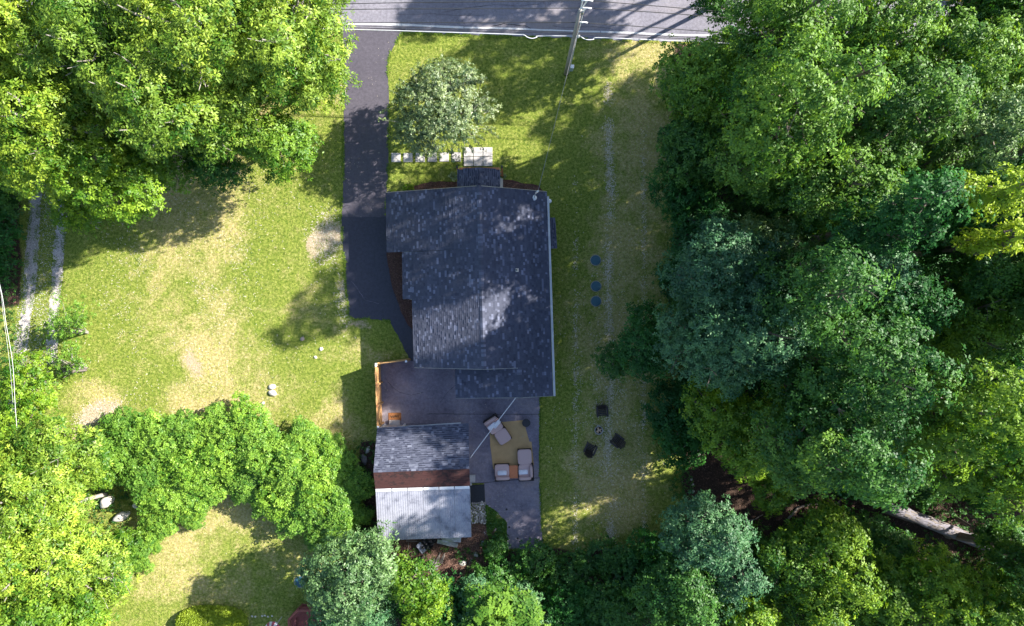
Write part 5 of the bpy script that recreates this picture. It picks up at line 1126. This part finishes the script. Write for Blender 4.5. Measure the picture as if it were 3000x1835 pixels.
# bare standing trunk seen between crowns
t = thing('dead_tree', P(2506, 745, 2) - Vector((0, 0, 2)), 'bare dark standing trunk in the gap below the sunlit maples', 'tree'); mb = MB(); b_ = P(2506, 745, 2); mb.tube([(b_.x, b_.y, 0), b_, P(2500, 690, 6), P(2486, 640, 9), P(2476, 590, 11)], [.40, .36, .31, .27, .20], 10)
mb.build('trunk', M['bark'], t, smooth=True); mb = MB(); mb.tube([P(2500, 690, 6), P(2502, 640, 8), P(2497, 600, 10)], [.10, .07, .03], 6); mb.build('branch', M['bark'], t)

# two arching brush clumps over the gravel track
def brush(px, py, h, tips, label, kind, seed, spread=.5, leafy=.6, tint0=.5):
    g = P(px, py); t = thing('leaning_bush', (g.x, g.y, 0), label, 'bush'); r = np.random.default_rng(seed); mb = MB(); ps, ns = [], []
    for k, (tx, ty, tz) in enumerate(tips):
        e = P(tx, ty, tz); e = e - g; m1 = Vector((e.x * .35, e.y * .35, e.z * .75)); mb.tube([(r.uniform(-.06, .06), r.uniform(-.06, .06), 0), m1, e], [.045, .03, .012], 5, caps=False)
        for j in range(int(26 * leafy)):
            f = r.uniform(.55, 1.1); p = np.array(m1.lerp(e, min(1, (f - .35) / .65 if f > .35 else 0))) + r.normal(0, spread * .5, 3) * [1, 1, .5]; ps.append(p); ns.append([0, 0, 1])
    mb.build('stems', M['pale_bark'], t, local=True); ps = np.array(ps); ns = nrm(np.array(ns) + r.normal(0, .4, ps.shape)); me = leaf_mesh('foliage', ps, ns, np.clip(r.normal(tint0, .18, len(ps)), 0, 1), .13, .07, 6, r); me.materials.append(LEAF[kind]); share('foliage', me, t, (0, 0, 0))
r1_ = random.Random(3)
brush(257, 974, 2.6, [(r1_.uniform(150, 262), r1_.uniform(885, 965), r1_.uniform(1.6, 3.2)) for _ in range(16)] + [(135, 970, 1.5), (150, 985, 1.2), (160, 945, 1.8)], 'leaning bush with long bare stems over the gravel track, upper one', 'sumac', 3, .7, 1.0)
brush(250, 1070, 2.0, [(r1_.uniform(140, 240), r1_.uniform(1005, 1065), r1_.uniform(1.0, 2.4)) for _ in range(10)] + [(175, 1095, .8), (185, 1108, .5), (165, 1080, 1.0)], 'leaning bush over the gravel track, lower one beside the cut brush', 'sumac', 4, .5, .8)
bp = thing('brush_pile', P(225, 1078), 'pile of cut bare brush beside the lower leaning bush', 'brush pile'); mb = MB(); b0_ = P(225, 1078)
for k in range(46):
    y = R.uniform(-.35, .35); p0 = b0_ + Vector((R.uniform(.5, .8), y * .3 - .1, R.uniform(.02, .2))); p1 = b0_ + Vector((R.uniform(-1.5, -.6), y * 1.2, R.uniform(.05, .5))); mb.tube([p0, p0.lerp(p1, .5) + Vector((0, R.uniform(-.1, .1), R.uniform(.05, .25))), p1], [.025, .018, .006], 4, caps=False)
mb.build('branches', M['old_wood'], bp)['kind'] = 'stuff'
brush(290, 668, 2.0, [(r1_.uniform(205, 300), r1_.uniform(600, 700), r1_.uniform(1.0, 2.4)) for _ in range(9)], 'arching bush with bare curved stems under the light green maple', 'sumac', 6, .45, .7)

# ------------------------------------------------------------------ round green lids set in the lawn
def lid(px, py, label, z=.05, rad=.335):
    q = P(px, py); t = thing('tank_lid', (q.x, q.y, 0), label, 'lid', 'round green tank lids'); mb = MB(); mb.lathe((0, 0, 0), [(rad + .035, 0), (rad + .035, z), (rad + .01, z + .01), (rad, z * .9)], 28); mb.build('rim', M['lid_rim'], t, local=True)
    mb = MB(); mb.lathe((0, 0, z * .9), [(rad - .005, 0), (rad - .01, .025), (rad * .8, .04), (.05, .055)], 28); l = mb.build('lid', M['lid'], t, local=True)
    mb = MB()
    for k in range(12): a = 6.283 * k / 12; mb.box((math.cos(a) * rad * .62, math.sin(a) * rad * .62, z * .9 + .048), (rad * .5, .012, .012), a)
    mb.build('rib', M['lid'], l, local=True)['kind'] = 'stuff'; return t
lid(1745, 763, 'topmost of the three round green lids on the right lawn'); lid(1746, 839, 'middle of the three round green lids on the right lawn'); lid(1746, 883, 'lowest of the three round green lids on the right lawn')
lid(879, 1704, 'round green lid half hidden by the oak on the lower lawn', .05, .36)

# ------------------------------------------------------------------ slatted garden chairs and the fire pit
def adirondack(px, py, rz, label):
    q = P(px, py, .3); t = thing('garden_chair', (q.x, q.y, 0), label, 'chair', 'brown slatted garden chairs round the fire pit', rz); m = M['brown_plastic']
    for k in range(5): MB().box((0, -.30 + k * .105, .37 - k * .032), (.50, .09, .022), tilt=Matrix.Rotation(-.28, 3, 'X')).build('seat_slat', m, t, local=True, bevel=.004)
    for k in range(7):
        x = (k - 3) * .078; a = .48; L = .84 - abs(k - 3) * .055; c0 = Vector((x * 1.0, .10, .24)); d = Vector((x * .18, math.sin(a), math.cos(a))); mb = MB(); w = .034; u = d.cross(Vector((1, 0, 0))).normalized() * .010
        e = c0 + d * L; mb.add([c0 + Vector((-w, 0, 0)) + u, c0 + Vector((w, 0, 0)) + u, e + Vector((w * 1.15, 0, 0)) + u, e + Vector((-w * 1.15, 0, 0)) + u, c0 + Vector((-w, 0, 0)) - u, c0 + Vector((w, 0, 0)) - u, e + Vector((w * 1.15, 0, 0)) - u, e + Vector((-w * 1.15, 0, 0)) - u], [(0, 1, 2, 3), (7, 6, 5, 4), (0, 4, 5, 1), (1, 5, 6, 2), (2, 6, 7, 3), (3, 7, 4, 0)]); mb.build('back_slat', m, t, local=True)
    for s in (-1, 1):
        MB().box((s * .335, -.05, .565), (.125, .70, .026)).build('armrest', m, t, local=True, bevel=.008)
        MB().box((s * .30, -.33, .28), (.035, .10, .56)).build('leg', m, t, local=True); MB().box((s * .30, .26, .28), (.035, .08, .56)).build('leg', m, t, local=True)
        MB().box((s * .26, .02, .24), (.03, .80, .12), tilt=Matrix.Rotation(-.30, 3, 'X')).build('side_rail', m, t, local=True)
    MB().box((0, .27, .50), (.62, .03, .08)).build('back_brace', m, t, local=True); return t
adirondack(1763, 1203, 0.06, 'dark brown slatted garden chair above the fire pit, facing down the photo')
adirondack(1728, 1316, math.pi - .42 , 'dark brown slatted garden chair at the lower left of the fire pit')
adirondack(1808, 1291, math.pi + .92, 'dark brown slatted garden chair at the lower right of the fire pit')
fp = P(1753, 1259); f = thing('fire_pit', (fp.x, fp.y, 0), 'small round metal fire pit with ash and firewood on the right lawn', 'fire pit')
mb = MB(); mb.lathe((0, 0, 0), [(.17, .0), (.26, .22), (.29, .30), (.295, .315), (.255, .315), (.24, .25), (.15, .12)], 24); mb.build('bowl', M['grey_metal'], f, local=True, smooth=True)
mb = MB(); mb.lathe((0, 0, .12), [(.235, .10), (.15, .14), (.05, .15)], 16); mb.build('ash', M['charcoal'], f, local=True)
for a, x, y in ((.5, 0, 0), (2.3, .02, .03), (1.5, -.05, 0)): mb = MB(); d = Vector((math.cos(a), math.sin(a), 0)) * .20; mb.tube([Vector((x, y, .30)) - d, Vector((x, y, .34)) + d], .045, 6); mb.build('firewood', M['split_wood'], f, local=True)
mb = MB(); mb.tube([(-.12 + .0, .29, .30), (-.08, .34, .31), (.04, .35, .31), (.09, .30, .30)], .016, 6); mb.build('handle', M['ash'], f, local=True)
for k in range(3): a = 2.09 * k + .4; MB().tube([(math.cos(a) * .2, math.sin(a) * .2, .12), (math.cos(a) * .27, math.sin(a) * .27, 0)], .014, 5).build('leg', M['black_plastic'], f, local=True)

# ------------------------------------------------------------------ patio furniture
def rugp(pts, z, label):
    m = MB(); q = [P(x, y) for x, y in ragged(pts, .35, 9, 3)]; m.prism([(p.x, p.y) for p in q][::-1], z, z + .012); o = m.build('rug', M['rug']); tag(o, label, 'rug', 'tan rugs under the patio furniture')
rugp(((1433, 1240), (1533, 1231), (1552, 1297), (1437, 1312)), .024, 'upper of two overlapping tan rugs on the patio'); rugp(((1436, 1303), (1557, 1294), (1564, 1362), (1560, 1366), (1445, 1374)), .040, 'lower of two overlapping tan rugs on the patio')
ct = M['cushion']; wk = M['wicker']
M['pillow'] = simple('white_blue_print_pillow', (.78, .78, .82), (.70, .70, .76), 9, .95, .1, spots=((.22, .24, .42), 13, .60))
def pillow(c, rz, label, tilt=0):
    o = MB().cushion((0, 0, 0), (.62, .32, .14), 0, Matrix.Rotation(tilt, 3, 'X'), .4).build('pillow', M['pillow'], None, (0, 0, 0), local=True, smooth=True); o.location = c; o.rotation_euler = (0, 0, rz); tag(o, label, 'pillow', 'white pillows with a blue print')
def lounge(px, py, rz, w, d, label, side=0, back_h=.62):
    """square wicker seat: local +y is towards the back"""
    q = P(px, py, .35); t = thing('lounge_chair', (q.x, q.y, 0), label, 'lounge chair', None, rz)
    MB().box((0, 0, .19), (w, d, .30)).build('base', wk, t, local=True, bevel=.01); MB().box((0, d / 2 - .04, .33), (w, .09, .60)).build('back_frame', wk, t, local=True, bevel=.02)
    sy = -.10; MB().cushion((0, sy, .40), (w * .97, d - .16, .15)).build('seat_cushion', ct, t, local=True, smooth=True); bw = w * (.93 if not side else .80)
    MB().cushion((-.03 if side == 0 else -.08 * side, d / 2 - .19, .54), (bw, .22, .36), 0, Matrix.Rotation(-.2, 3, 'X')).build('back_cushion', ct, t, local=True, smooth=True)
    if side:
        MB().box((side * (w / 2 - .035), 0, .33), (.08, d, .60)).build('arm_frame', wk, t, local=True, bevel=.02)
        MB().cushion((side * (w / 2 - .17), -.08, .56), (.20, d * .72, .34), 0, Matrix.Rotation(.15 * side, 3, 'Y')).build('side_cushion', ct, t, local=True, smooth=True)
    for sx in (-1, 1):
        for sy_ in (-1, 1): MB().box((sx * (w / 2 - .05), sy_ * (d / 2 - .05), .02), (.06, .06, .04)).build('foot', M['black_plastic'], t, local=True)
    return t
def ottoman(px, py, rz, w, d, label):
    q = P(px, py, .4); t = thing('ottoman', (q.x, q.y, 0), label, 'ottoman', None, rz); MB().box((0, 0, .19), (w - .02, d - .02, .30)).build('base', wk, t, local=True, bevel=.01); MB().cushion((0, 0, .41), (w, d, .14)).build('cushion', ct, t, local=True, smooth=True)
    for sx in (-1, 1):
        for sy_ in (-1, 1): MB().box((sx * (w / 2 - .06), sy_ * (d / 2 - .06), .02), (.06, .06, .04)).build('foot', M['black_plastic'], t, local=True)
a1 = math.radians(33)
lounge(1446, 1244, a1, 1.00, 1.06, 'taupe cushioned wicker seat turned at an angle under the white cable'); ottoman(1473, 1279, a1, .90, .93, 'taupe ottoman standing against the angled wicker seat')
pillow(P(1441, 1249, .52), a1 + .12, 'left pillow on the angled wicker seat', .5); pillow(P(1455, 1243, .54), a1 + .30, 'right pillow on the angled wicker seat', .55)
lounge(1471, 1384, math.pi + .03, 1.0, 1.06, 'square taupe wicker armchair left of the orange table'); pillow(P(1471, 1386, .52), .02, 'pillow on the armchair left of the orange table', -.3)
lounge(1541, 1384, math.pi + .05, 1.02, 1.06, 'taupe corner wicker seat right of the orange table', -1); ottoman(1537, 1339, .05, .94, 1.02, 'taupe ottoman pushed against the corner seat'); pillow(P(1533, 1383.5, .52), .05, 'pillow on the corner seat right of the orange table', -.3)
tb = thing('side_table', P(1504.5, 1379), 'low rectangular orange stained table between two wicker seats', 'table', None, .04)
MB().box((0, 0, .40), (.56, .86, .04)).build('tabletop', M['terracotta'], tb, local=True, bevel=.012); MB().box((0, 0, .33), (.48, .78, .08)).build('apron', M['cedar_dark'], tb, local=True)
for sx in (-1, 1):
    for sy_ in (-1, 1): MB().box((sx * .22, sy_ * .36, .19), (.05, .05, .36)).build('leg', M['cedar_dark'], tb, local=True)
bt = thing('round_table', P(1541, 1236), 'small round black table on the corner of the tan rug', 'table'); mb = MB(); mb.lathe((0, 0, .5), [(.26, -.02), (.275, 0), (.275, .02), (.26, .03)], 28); mb.build('tabletop', M['black_plastic'], bt, local=True); mb = MB(); mb.lathe((0, 0, 0), [(.18, 0), (.19, .02), (.03, .06), (.025, .48)], 20); mb.build('pedestal', M['black_plastic'], bt, local=True)
# doormat with dark script on the stoop of the shed
sp = P(1157, 1239); stp = MB().box((0, 0, .12), (.72, .40, .2)).build('door_step', M['concrete'], None, (0, 0, 0), local=True, bevel=.01); stp.location = (sp.x, sp.y, 0.0); stp['label'] = 'pale concrete step against the shed door'; stp['category'] = 'step'
dm = P(1157, 1221); dt = thing('doormat', (dm.x, dm.y, .024), 'rust brown coir doormat with dark script lettering in front of the shed step', 'doormat'); MB().box((0, 0, .012), (.86, .53, .02)).build('mat', M['mat_coir'], dt, local=True, bevel=.004); mb = MB(); pts = []
for k in range(46): u = k / 45; pts.append(Vector((-.30 + u * .6, .03 * math.sin(u * 3) + .07 * math.sin(u * 34) * (1 if k % 9 < 6 else 1.5), .026)))
mb.tube(pts, .013, 4); mb.build('script', M['charcoal'], dt, local=True)
# black ramp mat, block and small slab beside the shed
rp = thing('ramp', P(1399, 1446), 'black ribbed ramp mat beside the white roofed part of the shed', 'ramp', None, .03); MB().box((0, 0, .045), (.97, 1.20, .05)).build('plate', M['black_plastic'], rp, local=True, bevel=.01)
for k in range(7): MB().box((-.42 + k * .14, 0, .074), (.03, 1.16, .010)).build('rib', M['black_plastic'], rp, local=True)
o = MB().box((0, 0, .1), (.40, .50, .2)).build('concrete_block', M['concrete'], None, (0, 0, 0), local=True, bevel=.012); o.location = P(1384, 1401); tag(o, 'pale concrete block at the right side of the shed', 'block')
o = MB().box((0, 0, .06), (.16, .22, .12)).build('concrete_block', M['concrete'], None, (0, 0, 0), local=True, bevel=.01); o.location = P(1379, 1417); tag(o, 'tiny concrete block between the larger one and the ramp mat', 'block')

# ------------------------------------------------------------------ play frame and striped canopy at the bottom
pf = P(890, 1790); fr = thing('play_frame', (pf.x, pf.y, 0), 'red stained wooden octagonal gazebo frame under the grey-green oak', 'gazebo')
ring = [(893, 1760, 1), (903, 1757, 1), (850, 1790, 1)]; c8 = [Vector((math.cos(math.radians(22.5 + 45 * k)), math.sin(math.radians(22.5 + 45 * k)), 0)) for k in range(8)]; rr8 = 1.12; cc = P(905, 1815, 0)
for k in range(8):
    a, b = cc + c8[k] * rr8, cc + c8[(k + 1) % 8] * rr8
    MB().tube([a, a + Vector((0, 0, 1.0))], .055, 4).build('post', M['play_red'], fr)
    for z, w in ((1.0, .07), (.55, .04), (.12, .04)): MB().tube([a + Vector((0, 0, z)), b + Vector((0, 0, z))], w, 4).build('rail', M['play_red'], fr)
    n_ = 9
    for j in range(1, n_): p = a.lerp(b, j / n_); MB().tube([p + Vector((0, 0, .1)), p + Vector((0, 0, 1.0))], .018, 4).build('baluster', M['play_red'], fr)
    aa, bb = cc + c8[k] * rr8 * .70, cc + c8[(k + 1) % 8] * rr8 * .70; mb = MB(); mb.add([aa * 1 + Vector((0, 0, .45)), bb + Vector((0, 0, .45)), b + Vector((0, 0, .45)), a + Vector((0, 0, .45)), aa + Vector((0, 0, .40)), bb + Vector((0, 0, .40)), b + Vector((0, 0, .40)), a + Vector((0, 0, .40))], [(0, 1, 2, 3), (7, 6, 5, 4), (0, 4, 5, 1), (3, 2, 6, 7)]); mb.build('bench', M['play_red'], fr)
mb = MB(); mb.lathe(cc + Vector((0, 0, .02)), [(rr8 * .98, 0), (rr8 * .98, .06)], 8); mb.build('floor', M['play_red'], fr)
um = P(797, 1846, 1.9); ut = thing('garden_umbrella', (um.x, um.y, 0), 'red and white striped garden umbrella cut by the bottom edge', 'umbrella'); mb = MB(); mb.tube([(0, 0, 0), (0, 0, 2.3)], .025, 8); mb.build('pole', M['white_metal'], ut, local=True)
sw = simple('umbrella_white', (.75, .72, .74)); sr = simple('umbrella_red', (.42, .09, .13))
for k in range(16):
    a0_, a1_ = 6.283 * k / 16, 6.283 * (k + 1) / 16; rad = .52; mb = MB(); sag = -.1; mb.add([(0, 0, 2.35), (math.cos(a0_) * rad * .5, math.sin(a0_) * rad * .5, 2.18), (math.cos(a1_) * rad * .5, math.sin(a1_) * rad * .5, 2.18), (math.cos(a0_) * rad, math.sin(a0_) * rad, 1.85 - .07 * (k % 2)), (math.cos(a1_) * rad, math.sin(a1_) * rad, 1.85 - .07 * ((k + 1) % 2))], [(0, 1, 2), (1, 3, 4, 2)]); mb.build('canopy_gore', (sw, sr)[k % 2], ut, local=True)

# ------------------------------------------------------------------ utility pole, cross hardware, wires
pb = P(1658, 216); pole = thing('utility_pole', (pb.x, pb.y, 0), 'leaning looking wooden utility pole at the top edge of the front lawn', 'utility pole')
def up(z, dx=0, dy=0): return Vector((pb.x + dx, pb.y + dy, z))
mb = MB(); mb.tube([up(-.2), up(3), up(7), up(9.6)], [.15, .14, .125, .11], 12); mb.build('shaft', M['pole_wood'], pole, smooth=True)
mb = MB(); mb.tube([up(9.4, .0, 0), up(10.9, .02, 0)], .035, 6); mb.build('top_bracket', M['white_metal'], pole)
mb = MB(); mb.tube([up(.2, .17, -.05), up(3, .17, -.05), up(6.8, .15, -.05), up(8.2, .20, -.03), up(9.6, .17, 0)], .022, 6); mb.build('ground_conduit', M['white_metal'], pole)
WZ = [(10.9, 2, 1720), (9.95, 24, 1716), (8.15, 66, 1706)]
for z, py, px in WZ:
    c = P(px, py, z); mb = MB(); mb.tube([c + Vector((-.30, 0, 0)), c + Vector((-.1, 0, .02)), c + Vector((.1, 0, .02)), c + Vector((.30, -.02, 0))], .038, 8); mb.build('insulator', M['white_metal'], pole, smooth=True)
    mb = MB(); mb.tube([up(z - .9 if z > 9 else z - .1, .1, 0), c + Vector((0, 0, -.05))], [.03, .045], 6); mb.build('standoff_arm', M['white_metal'], pole)
c = up(9.55, .14, 0); mb = MB(); mb.lathe(c + Vector((0, 0, -.35)), [(.05, 0), (.09, .02), (.09, .30), (.04, .36)], 12); mb.build('fuse_cutout', M['grey_metal'], pole)
mb = MB(); mb.lathe(up(6.4, .22, -.06) + Vector((0, 0, -.2)), [(.05, 0), (.07, .05), (.07, .3), (.03, .34)], 10); mb.build('splice_case', M['white_metal'], pole)
q = P(1663.5, 206, 1.15); mb = MB(); mb.box((pb.x + .30, pb.y - .02, 1.05), (.22, .20, .62)); bx = mb.build('meter_box', simple('blue_grey_box', (.42, .50, .52), (.36, .44, .46), 3, .5, .05), pole, bevel=.02)
mb = MB(); mb.box((pb.x + .30, pb.y - .02, 1.38), (.25, .23, .05)); mb.build('box_lid', M['white_metal'], bx, bevel=.015)
def wire(pts, rad, label, name='power_line', mat='cable_dark', cat='wire', group=None, n=16):
    q = [P(x, y, z) for x, y, z in pts]; out = []
    for i in range(len(q) - 1):
        k = n if i < len(q) - 2 else n + 1
        for j in range(k):
            t = j / n; p0, p1, p2, p3 = q[max(i - 1, 0)], q[i], q[i + 1], q[min(i + 2, len(q) - 1)]
            out.append(.5 * ((2 * p1) + (p2 - p0) * t + (2 * p0 - 5 * p1 + 4 * p2 - p3) * t * t + (3 * p1 - p0 - 3 * p2 + p3) * t ** 3))
    mb = MB(); mb.tube(out, rad, 5); o = mb.build(name, M[mat], smooth=True); return tag(o, label, cat, group)
wire(((1711, 2, 10.9), (1380, 6, 10.6), (1040, 11, 10.4), (300, 30, 10.6), (-1200, 60, 10.9)), .020, 'topmost black power line running left from the pole'); wire(((1736, 3, 10.9), (1980, 23, 10.6), (2218, 45, 10.4), (2900, 115, 10.6), (4300, 250, 10.9)), .020, 'topmost black power line running right from the pole')
wire(((1706, 24, 9.95), (1380, 26, 9.6), (1040, 28, 9.4), (300, 42, 9.6), (-1200, 70, 9.9)), .020, 'middle black power line running left from the pole'); wire(((1738, 25, 9.95), (1980, 41, 9.6), (2218, 61, 9.4), (2900, 122, 9.6), (4300, 250, 9.9)), .020, 'middle black power line running right from the pole')
wire(((1694, 66, 8.15), (1400, 67, 7.8), (1080, 67, 7.6), (300, 75, 7.8), (-1200, 95, 8.1)), .020, 'lowest black power line running left from the pole'); wire(((1722, 68, 8.15), (1900, 80, 7.8), (2105, 95, 7.6), (2900, 150, 7.8), (4300, 260, 8.1)), .020, 'lowest black power line running right from the pole')
for i, (dy, lb) in enumerate(((-11, 'upper'), (-6, 'lower'))):
    wire(((1680, 105 + dy, 6.6), (1500, 100 + dy, 6.2), (1250, 93 + dy, 6.1), (980, 86 + dy, 6.2), (200, 70 + dy, 6.5), (-1200, 50, 6.5)), .017, 'thin black communication cable just above the white one, %s of two, running left' % lb)
    wire(((1686, 107 + dy, 6.6), (1850, 114 + dy, 6.2), (2090, 124 + dy, 6.1), (2900, 165 + dy, 6.4), (4300, 240, 6.5)), .017, 'thin black communication cable just above the white one, %s of two, running right' % lb)
wire(((1680, 106, 6.4), (1580, 106, 6.2), (1572, 110, 6.2), (1558, 113, 6.2), (1544, 109, 6.2), (1534, 103, 6.2), (1500, 101, 6.1), (1250, 93, 6.0), (1000, 86, 6.1), (200, 70, 6.4), (-1200, 50, 6.5)), .026, 'thick white communication cable with a slack loop left of the pole', mat='rope', n=8)
wire(((1688, 106, 6.4), (1700, 107, 6.3), (1711, 114, 6.2), (1722, 117, 6.2), (1738, 116, 6.2), (1751, 111, 6.2), (1850, 115, 6.1), (2080, 125, 6.1), (2900, 165, 6.4), (4300, 240, 6.5)), .026, 'thick white communication cable with a slack loop right of the pole', mat='rope', n=8)
e = mast_top; q_ = [up(6.6, .1, -.1), None, e]; a_ = q_[0]; out = [a_.lerp(e, k / 24) + Vector((0, 0, -1.0 * math.sin(math.pi * k / 24) * .35)) for k in range(25)]; mb = MB(); mb.tube(out, .011, 5); tag(mb.build('service_wire', M['wire_grey'], smooth=True), 'thin grey service wire from the pole down to the house mast', 'wire')
a_, e = PLX.pt(1511, 1166), P(1377, 1343, 3.4); out = [a_.lerp(e, k / 20) + Vector((0, 0, -.12 * math.sin(math.pi * k / 20))) for k in range(21)]; mb = MB(); mb.tube(out, .020, 6); tag(mb.build('overhead_cable', M['rope'], smooth=True), 'white cable from the house roof to the shed across the patio', 'cable')
# wires and pole top at the left edge
wire(((-60, 640, 5), (0, 838, 5), (18, 950, 5), (37, 1065, 5), (44, 1180, 5), (50, 1260, 5)), .011, 'bright white cable slanting down the left edge of the photo', mat='rope'); wire(((-66, 640, 5.3), (-4, 830, 5.3), (10, 925, 5.3), (28, 1062, 5.3), (38, 1180, 5.3)), .006, 'thin wire beside the bright cable at the left edge', mat='rope')
